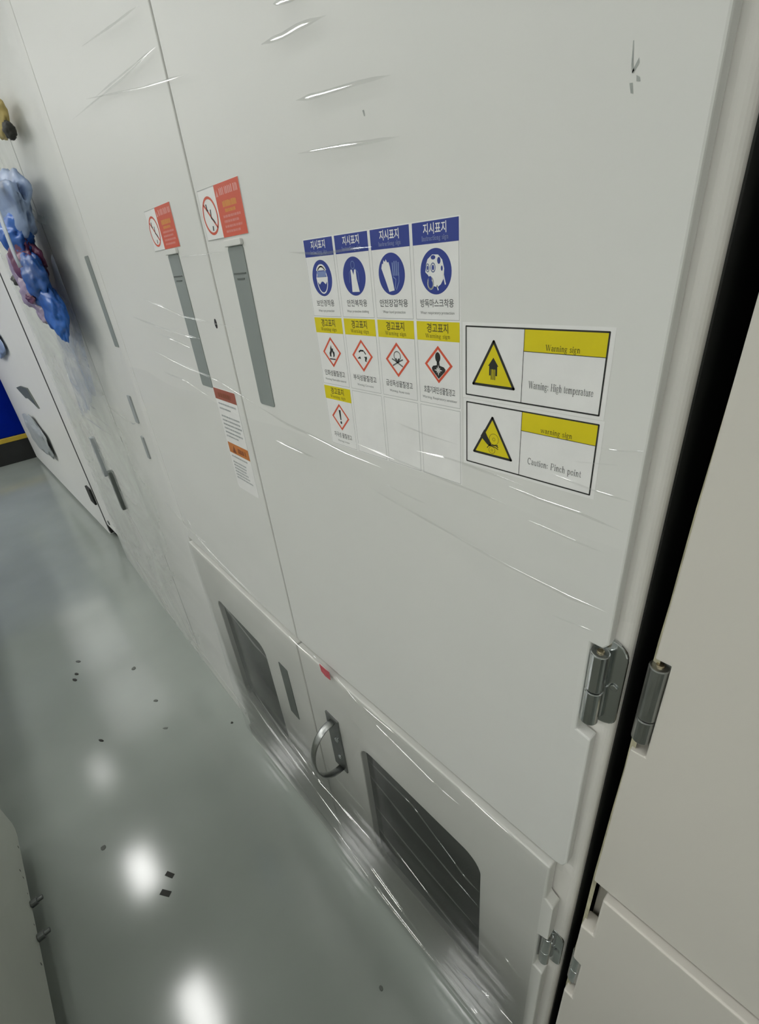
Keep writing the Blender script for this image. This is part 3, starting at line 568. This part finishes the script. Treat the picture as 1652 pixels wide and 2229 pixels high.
for k in range(8):
    a = k * math.pi / 4; face(b, [(cx - .2 + 1.5 * math.cos(a - .6), cy - 4.6 + 1.5 * math.sin(a - .6)), (cx - .2 + (4.6 if k % 2 == 0 else 3.0) * math.cos(a), cy - 4.6 + (4.6 if k % 2 == 0 else 3.0) * math.sin(a)), (cx - .2 + 1.5 * math.cos(a + .6), cy - 4.6 + 1.5 * math.sin(a + .6))], .36)
face(b, ell(cx - .2, cy - 4.6, 1.7, 1.7, 14), .36); lift(b, 'print_white', p)
# row 3
p, cx = cell(0, R3, 69, YE, '자극성 물질경고', 'Warning: Irritant', 'yellow-headed sign with an exclamation mark in a red diamond'); cy = R3 - 34.4; diamond(p, cx, cy)
b = bmn(); face(b, [(cx - 1.9, cy + 8.4), (cx + 1.5, cy + 8.4), (cx + .9, cy - 3.2), (cx - .9, cy - 3.2)], .33); face(b, ell(cx, cy - 6.2, 1.6, 1.7, 16), .33); lift(b, 'print_black', p)
for i in (1, 2, 3): cell(i, R3, 69, None, '', '', 'empty white sign panel')

def warn(name, label, u0, u1, v0, v1, div, head_h, head, hx, hw, textline, tx, tw, ty, picto):
    s = thing(name, label, 'sticker', ((u0 + u1) / 2 * MM, 0, v0 * MM))
    base_plate('backing', s, s, u0 - 3.4, u1 + 3.6, v0 - 2.9, v1 + 2.9, w1=0.15)
    pr = lambda n, bm, m: printed(n, bm, m, s, s)
    pr('header', face(bmn(), [(div, v1 - head_h), (u1, v1 - head_h), (u1, v1), (div, v1)], .22), 'print_yellow')
    b = bmn(); line(b, [(u0, v0), (u1, v0), (u1, v1), (u0, v1)], 1.1, .28, True); line(b, [(div, v0), (div, v1)], .42, .28); line(b, [(div, v1 - head_h), (u1, v1 - head_h)], .42, .28)
    pr('border', b, 'print_black')
    pr('header_lettering', serif(bmn(), head, 4.0, hx, v1 - head_h + 1.5, .28, hw, 1.0), 'print_olive')
    pr('caption', serif(bmn(), textline, 5.3, tx, ty, .28, tw, .85), 'print_grey')
    picto(s, pr)
def tri(s, pr, ax, ay, lx, rx, by):
    tp = [(ax, ay), (lx, by), (rx, by)]
    cxm, cym = (ax + lx + rx) / 3, (ay + 2 * by) / 3
    pr('triangle', face(bmn(), tp, .24), 'print_yellow')
    b = bmn(); line(b, tp, 2.0, .30, True)
    for q in tp: face(b, ell(q[0], q[1], 1.0, 1.0, 12), .30)
    pr('triangle_border', b, 'print_black')
def pic1(s, pr):
    tri(s, pr, -218.7, 1400.2, -237.4, -199.8, 1366.8)
    x = -218.6; b = bmn(); face(b, [(x, 1388.4), (x - 4.7, 1382.0), (x - 3.7, 1382.0), (x - 3.7, 1374.8), (x - 2.2, 1374.8), (x - 2.2, 1379.6), (x + 2.2, 1379.6), (x + 2.2, 1374.8), (x + 3.7, 1374.8), (x + 3.7, 1382.0), (x + 4.7, 1382.0)], .28)
    for k in (-1.6, 0, 1.6): face(b, [(x + k - .35, 1371.6), (x + k + .35, 1371.6), (x + k + .35, 1379.8), (x + k - .35, 1379.8)], .28)
    pr('pictogram', b, 'print_black')
def pic2(s, pr):
    tri(s, pr, -218.1, 1341.2, -236.2, -199.2, 1308.8)
    b = bmn(); face(b, [(-229.6, 1323.6), (-225.8, 1330.2), (-222.6, 1324.6), (-218.8, 1319.2), (-219.8, 1316.2), (-222.8, 1317.8)], .28)
    line(b, [(-220.4, 1318.0), (-216, 1318.0), (-212.4, 1318.6)], .9, .28); line(b, [(-220.4, 1317.4), (-215, 1316.6), (-211.8, 1315.4)], .7, .28); line(b, [(-221, 1317), (-222.6, 1314.8)], .7, .28); line(b, [(-213.5, 1318), (-212, 1317)], .9, .28)
    pr('pictogram', b, 'print_black')
    b = bmn(); line(b, ell(-216.2, 1323.2, 4.5, 4.7, 28), .35, .28, True); line(b, ell(-216.2, 1323.2, 1.3, 1.3, 16), .3, .28, True); line(b, ell(-217.8, 1313.6, 3.0, 3.0, 24), .35, .28, True); line(b, ell(-217.8, 1313.6, .9, .9, 14), .3, .28, True)
    pr('rollers', b, 'print_olive')
warn('warning_label', 'white warning sticker reading Warning: High temperature, black arrow in yellow triangle', -244.6, -133.4, 1357.2, 1410.2, -193.0, 15.4, 'Warning sign', -176.0, 25, 'Warning: High temperature', -187.4, 48.6, 1369.0, pic1)
warn('warning_label', 'white warning sticker reading Caution: Pinch point, hand between rollers in yellow triangle', -244.0, -132.4, 1298.0, 1350.9, -191.4, 15.2, 'warning sign' if 'w' in GL else 'Warning sign', -175.0, 25, 'Caution: Pinch point', -184.4, 44.2, 1309.6, pic2)

def red_sign(label, u0, u1, v0, v1, bank):
    s = thing('prohibition_sign', label, 'sticker', ((u0 + u1) / 2 * MM, 0, v0 * MM), bank)
    base_plate('backing', s, s, u0, u1, v0, v1, w1=0.8)
    pr = lambda n, bm, m: printed(n, bm, m, s, s)
    k = (u1 - u0) / 105.0; d = u0 + 45 * k
    pr('red_field', face(bmn(), [(d, v0), (u1, v0), (u1, v1), (d, v1)], .9), 'sign_red')
    b = bmn(); line(b, [(u0, v1 - .3), (d, v1 - .3)], .8, .9); line(b, [(u0, v0 + .3), (d, v0 + .3)], .5, .9); line(b, [(u0 + .2, v0), (u0 + .2, v1)], .3, .9); pr('border', b, 'print_line')
    cx, cy = u0 + 22 * k, (v0 + v1) / 2 - 1.5
    b = bmn(); ring(b, ell(cx, cy, 19.5 * k, 20, 48), ell(cx, cy, 16.8 * k, 17.2, 48), .95); line(b, [(cx - 12.6 * k, cy + 12.6), (cx + 12.6 * k, cy - 12.6)], 2.6, .95); pr('prohibition_ring', b, 'sign_red')
    b = bmn(); line(b, [(cx - 6 * k, cy + 12), (cx - 6 * k, cy + 7), (cx - 4 * k, cy + 5.5)], 2.4, 1.0); line(b, [(cx + 3 * k, cy + 6), (cx + 1 * k, cy - 2), (cx + 6 * k, cy - 5), (cx + 9 * k, cy - 8)], 2.0, 1.0); line(b, [(cx + 1 * k, cy - 11), (cx, cy - 15)], 2.2, 1.0); pr('pictogram', b, 'print_black')
    b = bmn(); face(b, [(d + 2, v1 - 12), (d + 8, v1 - 12), (d + 5, v1 - 5)], .96); words(b, d + 11, u1 - 4, v1 - 7.6, 7.4, .96, rnd, .25); pr('title_lettering', b, 'sign_rose')
    b = bmn(); words(b, d + 14, u1 - 12, v1 - 20, 6.0, .96, rnd, .1); words(b, d + 17, u1 - 17, v1 - 26.5, 3.4, .96, rnd, .2); pr('amber_lettering', b, 'sign_amber')
    b = bmn()
    for j in range(4): words(b, d + 10, u1 - 8 - (j % 2) * 6, v1 - 32 - j * 5, 2.6, .96, rnd, .3)
    pr('lettering', b, 'sign_rose')
red_sign('orange-red prohibition sign with crossed ring, the larger one beside the door seam', -655, -550, 1499, 1551.5, BANK_A)
red_sign('orange-red prohibition sign with crossed ring on the farther left door', -192, -82, 1500, 1553, BANK_L)

nt_ = thing('notice_label', 'tall white notice label with brick red header and orange stripe beside the seam', 'sticker', (-0.058, 0, 1.118), BANK_L)
base_plate('backing', nt_, nt_, -97, -17.5, 1118, 1299.5, w1=0.4, r=6)
pr = lambda n, bm, m: printed(n, bm, m, nt_, nt_)
pr('header', face(bmn(), [(-97, 1281), (-17.5, 1281), (-17.5, 1299), (-97, 1299)], .5), 'tag_brick')
pr('header_lettering', words(bmn(), -82, -34, 1289.5, 8, .6, rnd, .1), 'tag_brown')
pr('stripe', face(bmn(), [(-94, 1187), (-18, 1187), (-18, 1206), (-94, 1206)], .5), 'tag_orange')
b = bmn(); face(b, [(-80, 1189), (-66, 1189), (-73, 1203)], .6); words(b, -58, -28, 1196, 9, .6, rnd, .3); pr('stripe_lettering', b, 'tag_brown')
b = bmn()
for v, x1 in ((1274, -24), (1266, -48), (1253, -22), (1246, -24), (1239, -22), (1232, -30), (1225, -25), (1218, -44), (1181, -30), (1170, -40), (1164, -42), (1158, -44), (1152, -40), (1146, -38), (1140, -30)): words(b, -90, x1, v, 3.0, .5, rnd, .3)
pr('lettering', b, 'grey_shape')
tape = thing('red_tape', 'small faded red tape piece across the joint above the pull ring', 'tape', (-0.562, 0, 0.79))
bm = bmn(); prism(bm, [(-0.576, 0.816), (-0.560, 0.815), (-0.546, 0.8165), (-0.547, 0.796), (-0.562, 0.7945), (-0.574, 0.799)], 0.0105, 0.0113); mesh_obj('tape_strip', loc(bm, tape), 'red_tape', tape)

# ------------------------------------------------------------------ stretch film
def sheet_film(bm, u0, u1, v0, v1, nu, nv, wf, keep=None):
    """film surface; v0/v1 may be functions of u"""
    V0 = v0 if callable(v0) else (lambda u: v0); V1 = v1 if callable(v1) else (lambda u: v1)
    g = []
    for i in range(nu + 1):
        u = u0 + (u1 - u0) * i / nu; a, b = V0(u), V1(u)
        g.append([bm.verts.new(P(u, wf(u, a + (b - a) * j / nv), a + (b - a) * j / nv)) for j in range(nv + 1)])
    for i in range(nu):
        for j in range(nv): bm.faces.new((g[i][j], g[i + 1][j], g[i + 1][j + 1], g[i][j + 1]))
    return bm
def crease(bm, pts, wd=1.3, hg=0.9, w=8.0, n=5):
    """raised fold of film along a polyline (mm): a sloping upper face and a steep under face, tapering at both ends"""
    P2 = []
    for i in range(len(pts) - 1):
        for k in range(6):
            f = k / 6; P2.append((pts[i][0] * (1 - f) + pts[i + 1][0] * f, pts[i][1] * (1 - f) + pts[i + 1][1] * f))
    P2.append(pts[-1]); up, dn = [], []; m = len(P2)
    for i, (u, v) in enumerate(P2):
        x0, y0 = P2[max(i - 1, 0)]; x1, y1 = P2[min(i + 1, m - 1)]; l = math.hypot(x1 - x0, y1 - y0) or 1; nx, ny = -(y1 - y0) / l, (x1 - x0) / l
        if ny < 0: nx, ny = -nx, -ny
        tpr = max(.10, min(1, 6 * i / m, 6 * (m - 1 - i) / m)) * (0.75 + .5 * nz(u * .02, v * .03, 5))
        th = math.radians(max(18, min(70, 20 + (1600 - v) * 0.066)))
        o, h = wd * tpr * math.cos(th), 0.0; pr_ = [(o, 0.0)]
        for k in range(n):
            a = th + math.radians(9) * (1 - 2 * (k + .5) / n); st = 2 * wd * tpr / n
            o -= st * math.cos(a); h += st * math.sin(a); pr_.append((o, h))
        up.append([bm.verts.new(P((u + nx * q) * MM, (w + z) * MM, (v + ny * q) * MM)) for q, z in pr_])
        q, z = pr_[-1]
        dn.append([bm.verts.new(P((u + nx * a) * MM, (w + b) * MM, (v + ny * a) * MM)) for a, b in ((q, z), (q - z * .5 - .1 * wd, 0))])
    for R_ in (up,):
        for r0, r1 in zip(R_, R_[1:]):
            for k in range(len(r0) - 1): bm.faces.new((r0[k], r0[k + 1], r1[k + 1], r1[k]))
    return bm
def add_creases(root, lst, mat='film_crease'):
    for pts, wd, w in lst:
        bm = crease(bmn(), pts, wd, wd * .75, w); mesh_obj('crease', loc(bm, root), mat, root, 0, True)
filmA = thing('stretch_film', 'clear stretch film wrapped over the lower half of the stickered cabinet', 'film', (-0.6, 0.02, 0.03))
def wA(u, v):
    x = u + 0.67
    s = 0.0 if x > 0 else 0.03 * x          # follows the turned left leaf (world y grows to the left)
    low = max(0, min(1, (0.82 - v) / .06)) * .003
    b = 0.0006 * nz(u * 3, v * 26, 1) + 0.0008 * nz(u * 2 + v * 1.5, v * 9, 4)
    bulge = 0.02 * max(0, -x - .1) * max(0, min(1, (0.55 - v) / .3))
    return 0.0068 + s + low + b + bulge
def topA(u): return 1.268 + 0.004 * math.sin(u * 21) + (0.03 * (-u - .5) if u < -.5 else 0)
mesh_obj('film_sheet', loc(sheet_film(bmn(), -1.24, -0.1175, 0.795, topA, 110, 130, wA), filmA), 'film_clear', filmA, 0, True)
for z0, z1 in ((0.818, 1.046), (1.170, 1.2665)): mesh_obj('film_sheet', loc(sheet_film(bmn(), -0.1175, -0.1008, z0, z1, 3, 40, wA), filmA), 'film_clear', filmA, 0, True)
mesh_obj('film_sheet', loc(sheet_film(bmn(), -1.24, -0.1175, 0.012, 0.795, 110, 180, wA), filmA), 'film_low', filmA, 0, True)
CR = [([(-422, 1585), (-387, 1581), (-341, 1577), (-307, 1573)], 2.5, 4), ([(-430, 1550), (-384, 1546), (-337, 1541), (-302, 1538)], 2.0, 4),
      ([(-461, 1631), (-428, 1627), (-408, 1626), (-370, 1622)], 3.4, 4), ([(-435, 1648), (-401, 1641)], 2.7, 4), ([(-470, 1475), (-416, 1470), (-377, 1471), (-343, 1471)], 1.7, 3),
      ([(-605, 1294), (-532, 1281), (-496, 1278), (-414, 1269), (-352, 1265)], 1.6, 7), ([(-573, 1250), (-527, 1248), (-475, 1246)], 1.5, 7),
      ([(-395, 1284), (-316, 1279), (-243, 1274), (-197, 1271)], 1.2, 6), ([(-332, 1319), (-289, 1314), (-251, 1312)], .8, 3), ([(-302, 1295), (-262, 1297), (-241, 1296), (-185, 1292)], 1.0, 4),
      ([(-379, 1235), (-328, 1228), (-270, 1221), (-195, 1211), (-133, 1207), (-104, 1208)], 1.5, 7), ([(-198, 1288), (-169, 1285), (-135, 1284), (-104, 1280)], 1.1, 5),
      ([(-159, 1309), (-127, 1305), (-102, 1304)], 1.1, 5), ([(-175, 1264), (-143, 1261), (-114, 1259)], 1.0, 7), ([(-347, 1247), (-320, 1244), (-291, 1242)], 1.0, 7),
      ([(-128, 1336), (-116, 1337), (-101, 1340)], .7, 3), ([(-146, 1322), (-114, 1327)], .7, 3), ([(-706, 830), (-646, 826), (-585, 825), (-545, 817)], 2.2, 9), ([(-700, 820), (-650, 815), (-600, 812)], 1.6, 9),
      ([(-531, 818), (-415, 783), (-304, 770), (-252, 769)], 2.0, 9), ([(-508, 801), (-380, 808), (-251, 812), (-113, 809)], 1.6, 10), ([(-147, 1180), (-111, 1184)], .9, 7),
      ([(-484, 646), (-352, 644), (-245, 587), (-213, 581)], 1.3, 10), ([(-484, 603), (-358, 566), (-211, 531)], 1.6, 10), ([(-816, 343), (-720, 309), (-589, 312), (-476, 315)], 2.4, 10),
      ([(-743, 222), (-544, 171), (-365, 108)], 2.4, 10), ([(-271, 173), (-192, 227), (-132, 232)], 2.2, 10), ([(-161, 458), (-127, 449)], 1.4, 10), ([(-480, 500), (-350, 470), (-215, 452)], 1.2, 10),
      ([(-480, 420), (-330, 372), (-215, 350)], 1.4, 10), ([(-700, 450), (-600, 430), (-500, 425)], 1.4, 10), ([(-690, 120), (-500, 75), (-330, 60)], 2.4, 10), ([(-330, 90), (-220, 72), (-140, 80)], 2.2, 10)]
add_creases(filmA, CR)
filmL = thing('stretch_film', 'cloudy stretch film hanging over the farther cabinets on the left', 'film', (-1.3, 0.03, 0.03), BANK_L)
def wL(u, v):
    f = max(0, min(1, (-u - .66) / .25)) * max(0, min(1, (u + 2.0) / .7)) * max(0.15, min(1, (v - .75) / .4))
    b = 0.008 * nz(u * 2.2 - v * 2.5, v * 3.2 + u, 7) + 0.003 * nz(u * 5, v * 14, 2)
    return 0.005 + f * (0.018 + b)
mesh_obj('film_sheet', loc(sheet_film(bmn(), -2.155, -0.60, 0.02, 2.13, 140, 150, wL), filmL), 'film_milky', filmL, 0, True)
def bl0(u): return 1.02 + 0.36 * (u + 1.4) + .03 * nz(u * 14, 2.0) + (.12 * max(0, (u + .95)) / .1 if u > -.95 else 0)
def bl1(u): return 1.26 + 0.46 * (u + 1.4) + .05 * nz(u * 11, 5.0) - (.2 * max(0, (-u - 1.3)) / .1 if u < -1.3 else 0)
fb = mesh_obj('film_patch', loc(sheet_film(bmn(), -1.40, -0.84, bl0, bl1, 50, 40, lambda u, v: 0.034 + .006 * nz(u * 8, v * 8, 3)), filmL), 'film_blue', filmL, 0, True); fb['label'] = 'grey blue cloudy patch of doubled film'
CL = [([(-327, 1433), (-224, 1421), (-138, 1407), (41, 1397)], 1.4, 4), ([(-427, 1400), (-224, 1382), (-85, 1375)], 1.8, 4), ([(-307, 1375), (-214, 1368), (-136, 1358)], 2.0, 4),
      ([(-343, 1339), (-183, 1324), (-53, 1316), (60, 1296)], 2.0, 5), ([(-324, 1301), (-204, 1298), (-111, 1282)], 1.8, 5), ([(-90, 1487), (63, 1484)], 1.4, 4), ([(-249, 1701), (-93, 1691), (6, 1685)], 1.8, 5),
      ([(-404, 1707), (-117, 1689), (-25, 1686)], 1.8, 5), ([(-244, 1754), (-99, 1734), (-16, 1724)], 2.0, 5), ([(-295, 1709), (-64, 1667), (71, 1646)], 1.6, 5),
      ([(-935, 1142), (-663, 1135), (-641, 1140)], 3, 20), ([(-1299, 1068), (-997, 1058)], 3, 21), ([(-1470, 1012), (-1041, 1025)], 3, 20), ([(-1250, 1100), (-1000, 1095)], 3, 21),
      ([(-476, 913), (-438, 879), (-376, 885)], 2.5, 12), ([(-658, 905), (-309, 861), (-17, 842)], 2.2, 12), ([(-409, 694), (-215, 658), (-67, 648)], 1.6, 16), ([(-332, 400), (-169, 356), (-72, 304)], 2, 20), ([(-419, 307), (-173, 273), (-41, 261)], 2.5, 20)]
add_creases(filmL, CL, 'film_fold')
# film stretched round the right corner of the cabinet
filmP = thing('stretch_film', 'narrow clear film strip folded round the cabinet corner beside the gap', 'film', (-0.095, -0.01, 0.62))
bm = bmn(); prof = [(-0.0993, -0.0005), (-0.0988, -0.006), (-0.0978, -0.0110), (-0.0955, -0.0130), (-0.0915, -0.0142), (-0.0880, -0.019), (-0.0868, -0.026)]
zs = [1.19 + i * .0065 for i in range(143)]; g = []
for z in zs:
    g.append([bm.verts.new(P(u + .0007 * nz(z * 40 + i * 1.3, u * 200, 3), w + .0012 * nz(z * 55 + i * 1.9, i * .7, 1), z)) for i, (u, w) in enumerate(prof)])
for a, b in zip(g, g[1:]):
    for i in range(len(prof) - 1): bm.faces.new((a[i], a[i + 1], b[i + 1], b[i]))
mesh_obj('film_sheet', loc(bm, filmP), 'film_clear', filmP, 0, True)

# ------------------------------------------------------------------ bundle of bags under the cloudy film (far left)
def lump(bm, c, r, seed, amp=.35, n=(20, 14), freq=3.0):
    """crumpled bag: noisy ellipsoid; c and r in bank coordinates (u, w, v)"""
    rows = []
    for j in range(n[1] + 1):
        th = math.pi * j / n[1]; row = []
        for i in range(n[0]):
            ph = 2 * math.pi * i / n[0]; d = Vector((math.sin(th) * math.cos(ph), math.sin(th) * math.sin(ph), math.cos(th)))
            k = 1 + amp * noise.noise(d * freq + Vector((seed, seed * 2, 0))) + amp * .5 * noise.noise(d * freq * 2.7 + Vector((seed, 3, 1)))
            row.append(bm.verts.new(P(c[0] + r[0] * d.x * k, c[1] + r[1] * d.y * k, c[2] + r[2] * d.z * k)))
        rows.append(row)
    for j in range(n[1]):
        for i in range(n[0]): 
            try: bm.faces.new((rows[j][i], rows[j + 1][i], rows[j + 1][(i + 1) % n[0]], rows[j][(i + 1) % n[0]]))
            except ValueError: pass
    bmesh.ops.remove_doubles(bm, verts=bm.verts, dist=1e-5); bmesh.ops.recalc_face_normals(bm, faces=bm.faces); return bm
bundle = thing('wrapped_bundle', 'bundle of crumpled blue, purple and lilac bags tied to the far cabinet front', 'bundle', (-1.05, .06, 1.34), BANK_L)
def bag(label, c, r, mat, seed, amp=.3, freq=1.6):
    o = mesh_obj('bag', loc(lump(bmn(), c, r, seed, amp, (40, 28), freq), bundle), mat, bundle, 0, True); o['label'] = label
bag('crumpled pale blue bag, uppermost of the wrapped bundle', (-0.98, .055, 1.650), (.20, .030, .070), 'blue_pale', 1.0, .34, 1.5)
bag('deep blue crumpled bag under the white strap', (-1.05, .066, 1.592), (.17, .030, .050), 'blue_bag', 2.0, .34, 1.5)
bag('purple maroon crumpled bag in the middle of the bundle', (-1.06, .062, 1.535), (.18, .030, .055), 'maroon_bag', 3.0, .34, 1.5)
bag('lilac crumpled bag beside the purple one', (-1.27, .058, 1.525), (.13, .022, .055), 'lilac_bag', 4.0, .34, 1.5)
bag('bright blue crumpled bag below the white strap end', (-0.94, .072, 1.490), (.11, .024, .060), 'blue_bag', 5.0, .34, 1.5)
bag('dark green black scrap at the left tip of the bundle', (-1.52, .045, 1.498), (.14, .016, .018), 'debris_dark', 6.0, .34, 1.5)
bag('faded blue and lilac bag in the lower bundle', (-1.15, .062, 1.458), (.17, .026, .048), 'lilac_bag', 7.0, .34, 1.5)
bag('small maroon scrap across the lower bundle', (-1.03, .088, 1.446), (.08, .010, .013), 'maroon_bag', 8.0, .34, 1.5)
bag('lowest blue crumpled bag, pointing down along the film', (-0.91, .064, 1.412), (.095, .022, .066), 'blue_bag', 9.0, .34, 1.5)
bag('small lilac bag left of the lowest blue bag', (-1.05, .066, 1.404), (.08, .020, .032), 'lilac_bag', 10.0, .34, 1.5)
def pouch(name, label, cat, c, r, mat, seed, amp=.35, freq=3.0):
    o = thing(name, label, cat, (c[0], c[1], c[2] - r[2]), BANK_L)
    mesh_obj('block', loc(lump(bmn(), c, r, seed, amp, (28, 20), freq), o), mat, o, 0, True)
    return o
pouch('foam_block', 'tan foam wedge with a dark end at the upper left edge', 'foam', (-0.87, .032, 1.805), (.085, .014, .034), 'tan_foam', 11.0, .15)
pouch('foam_tip', 'dark tip below the tan foam wedge', 'foam', (-0.792, .034, 1.768), (.022, .012, .016), 'debris_dark', 12.0, .2)
sp = [P(u, w, v) for u, w, v in ((-.86, .095, 1.700), (-.82, .108, 1.655), (-.80, .112, 1.610), (-.815, .112, 1.565), (-.835, .110, 1.535), (-.855, .106, 1.515))]
mesh_obj('webbing', loc(tube(bmn(), sp, .01, 12, True, (Vector((1, 0, 0)), .022, .003)), bundle), 'white_strap', bundle, 0, True)['label'] = 'pale white strap hanging across the bags'

# ------------------------------------------------------------------ debris on the floor
def chip(x, y, a, b, rot, h, mat, label, name='debris_chip'):
    bm = bmn(); n = 8; pts = []
    for k in range(n):
        t = 2 * math.pi * k / n; q = random.uniform(.75, 1.1); px, py = a * q * math.cos(t), b * q * math.sin(t); pts.append((px * math.cos(rot) - py * math.sin(rot), px * math.sin(rot) + py * math.cos(rot)))
    lo = [bm.verts.new((px, py, 0.0002)) for px, py in pts]; hi = [bm.verts.new((px * .85, py * .85, h)) for px, py in pts]
    bm.faces.new(hi); bm.faces.new(lo[::-1])
    for k in range(n): bm.faces.new((lo[k], lo[(k + 1) % n], hi[(k + 1) % n], hi[k]))
    bmesh.ops.recalc_face_normals(bm, faces=bm.faces)
    o = mesh_obj(name, bm, mat); o.location = (x, y, 0); tag(o, label, 'debris', 'scraps on the aisle floor'); return o
def tape_bit(x, y, a, b, rot, label):
    bm = bmn(); box(bm, -a, a, -b, b, 0.0003, 0.0014); o = mesh_obj('tape_scrap', bm, 'debris_dark'); o.location = (x, y, 0); o.rotation_euler = (0, 0, rot); tag(o, label, 'tape', 'scraps on the aisle floor')
tape_bit(-0.981, -0.388, .0125, .0055, 0.5, 'short dark tape scrap on the floor, the farther of the pair by the lamp glare')
tape_bit(-0.945, -0.413, .0145, .0065, 0.6, 'short dark tape scrap on the floor, the nearer of the pair by the lamp glare')
chip(-2.121, -0.370, .016, .007, .5, .002, 'debris_grey', 'grey smear-like scrap above two dark specks on the far floor')
chip(-2.042, -0.393, .012, .006, .5, .003, 'debris_dark', 'upper of two dark specks on the far floor')
chip(-2.010, -0.407, .014, .006, .4, .003, 'debris_dark', 'lower of two dark specks on the far floor')
chip(-1.882, -0.204, .013, .011, .0, .002, 'debris_grey', 'round grey spot on the middle of the far floor')
chip(-1.632, -0.197, .012, .007, .7, .002, 'debris_grey', 'grey scrap in front of the round grey spot')
chip(-1.601, -0.408, .013, .0045, .6, .003, 'debris_dark', 'slim dark sliver on the left of the aisle floor')
chip(-1.310, -0.029, .006, .005, .0, .002, 'debris_dark', 'tiny dark speck close to the cabinet base')
chip(-1.474, -0.217, .012, .005, .8, .001, 'debris_grey', 'faint grey flake in the middle of the aisle')
chip(-1.197, -0.506, .009, .008, .0, .001, 'debris_grey', 'grey spot on the dark left side of the floor')
chip(-0.397, -0.119, .006, .004, .0, .002, 'debris_grey', 'small grey flake at the bottom near the cabinet')

bulge = thing('crumpled_film', 'dark bluish crumpled film bulging from the far cabinet near the blue machine', 'film', (-1.72, .0, .3), BANK_C)
mesh_obj('film_pouch', loc(lump(bmn(), (-1.62, .022, .47), (.42, .020, .15), 21.0, .3, (32, 20), 1.6), bulge), 'grey_shape', bulge, 0, True)
bulge2 = thing('crumpled_film', 'pale bluish crumpled film on the upper far cabinet above the blue machine', 'film', (-1.75, .0, 1.05), BANK_C)
mesh_obj('film_pouch', loc(lump(bmn(), (-1.80, .020, 1.18), (.50, .018, .13), 23.0, .3, (32, 20), 1.6), bulge2), 'blue_pale', bulge2, 0, True)
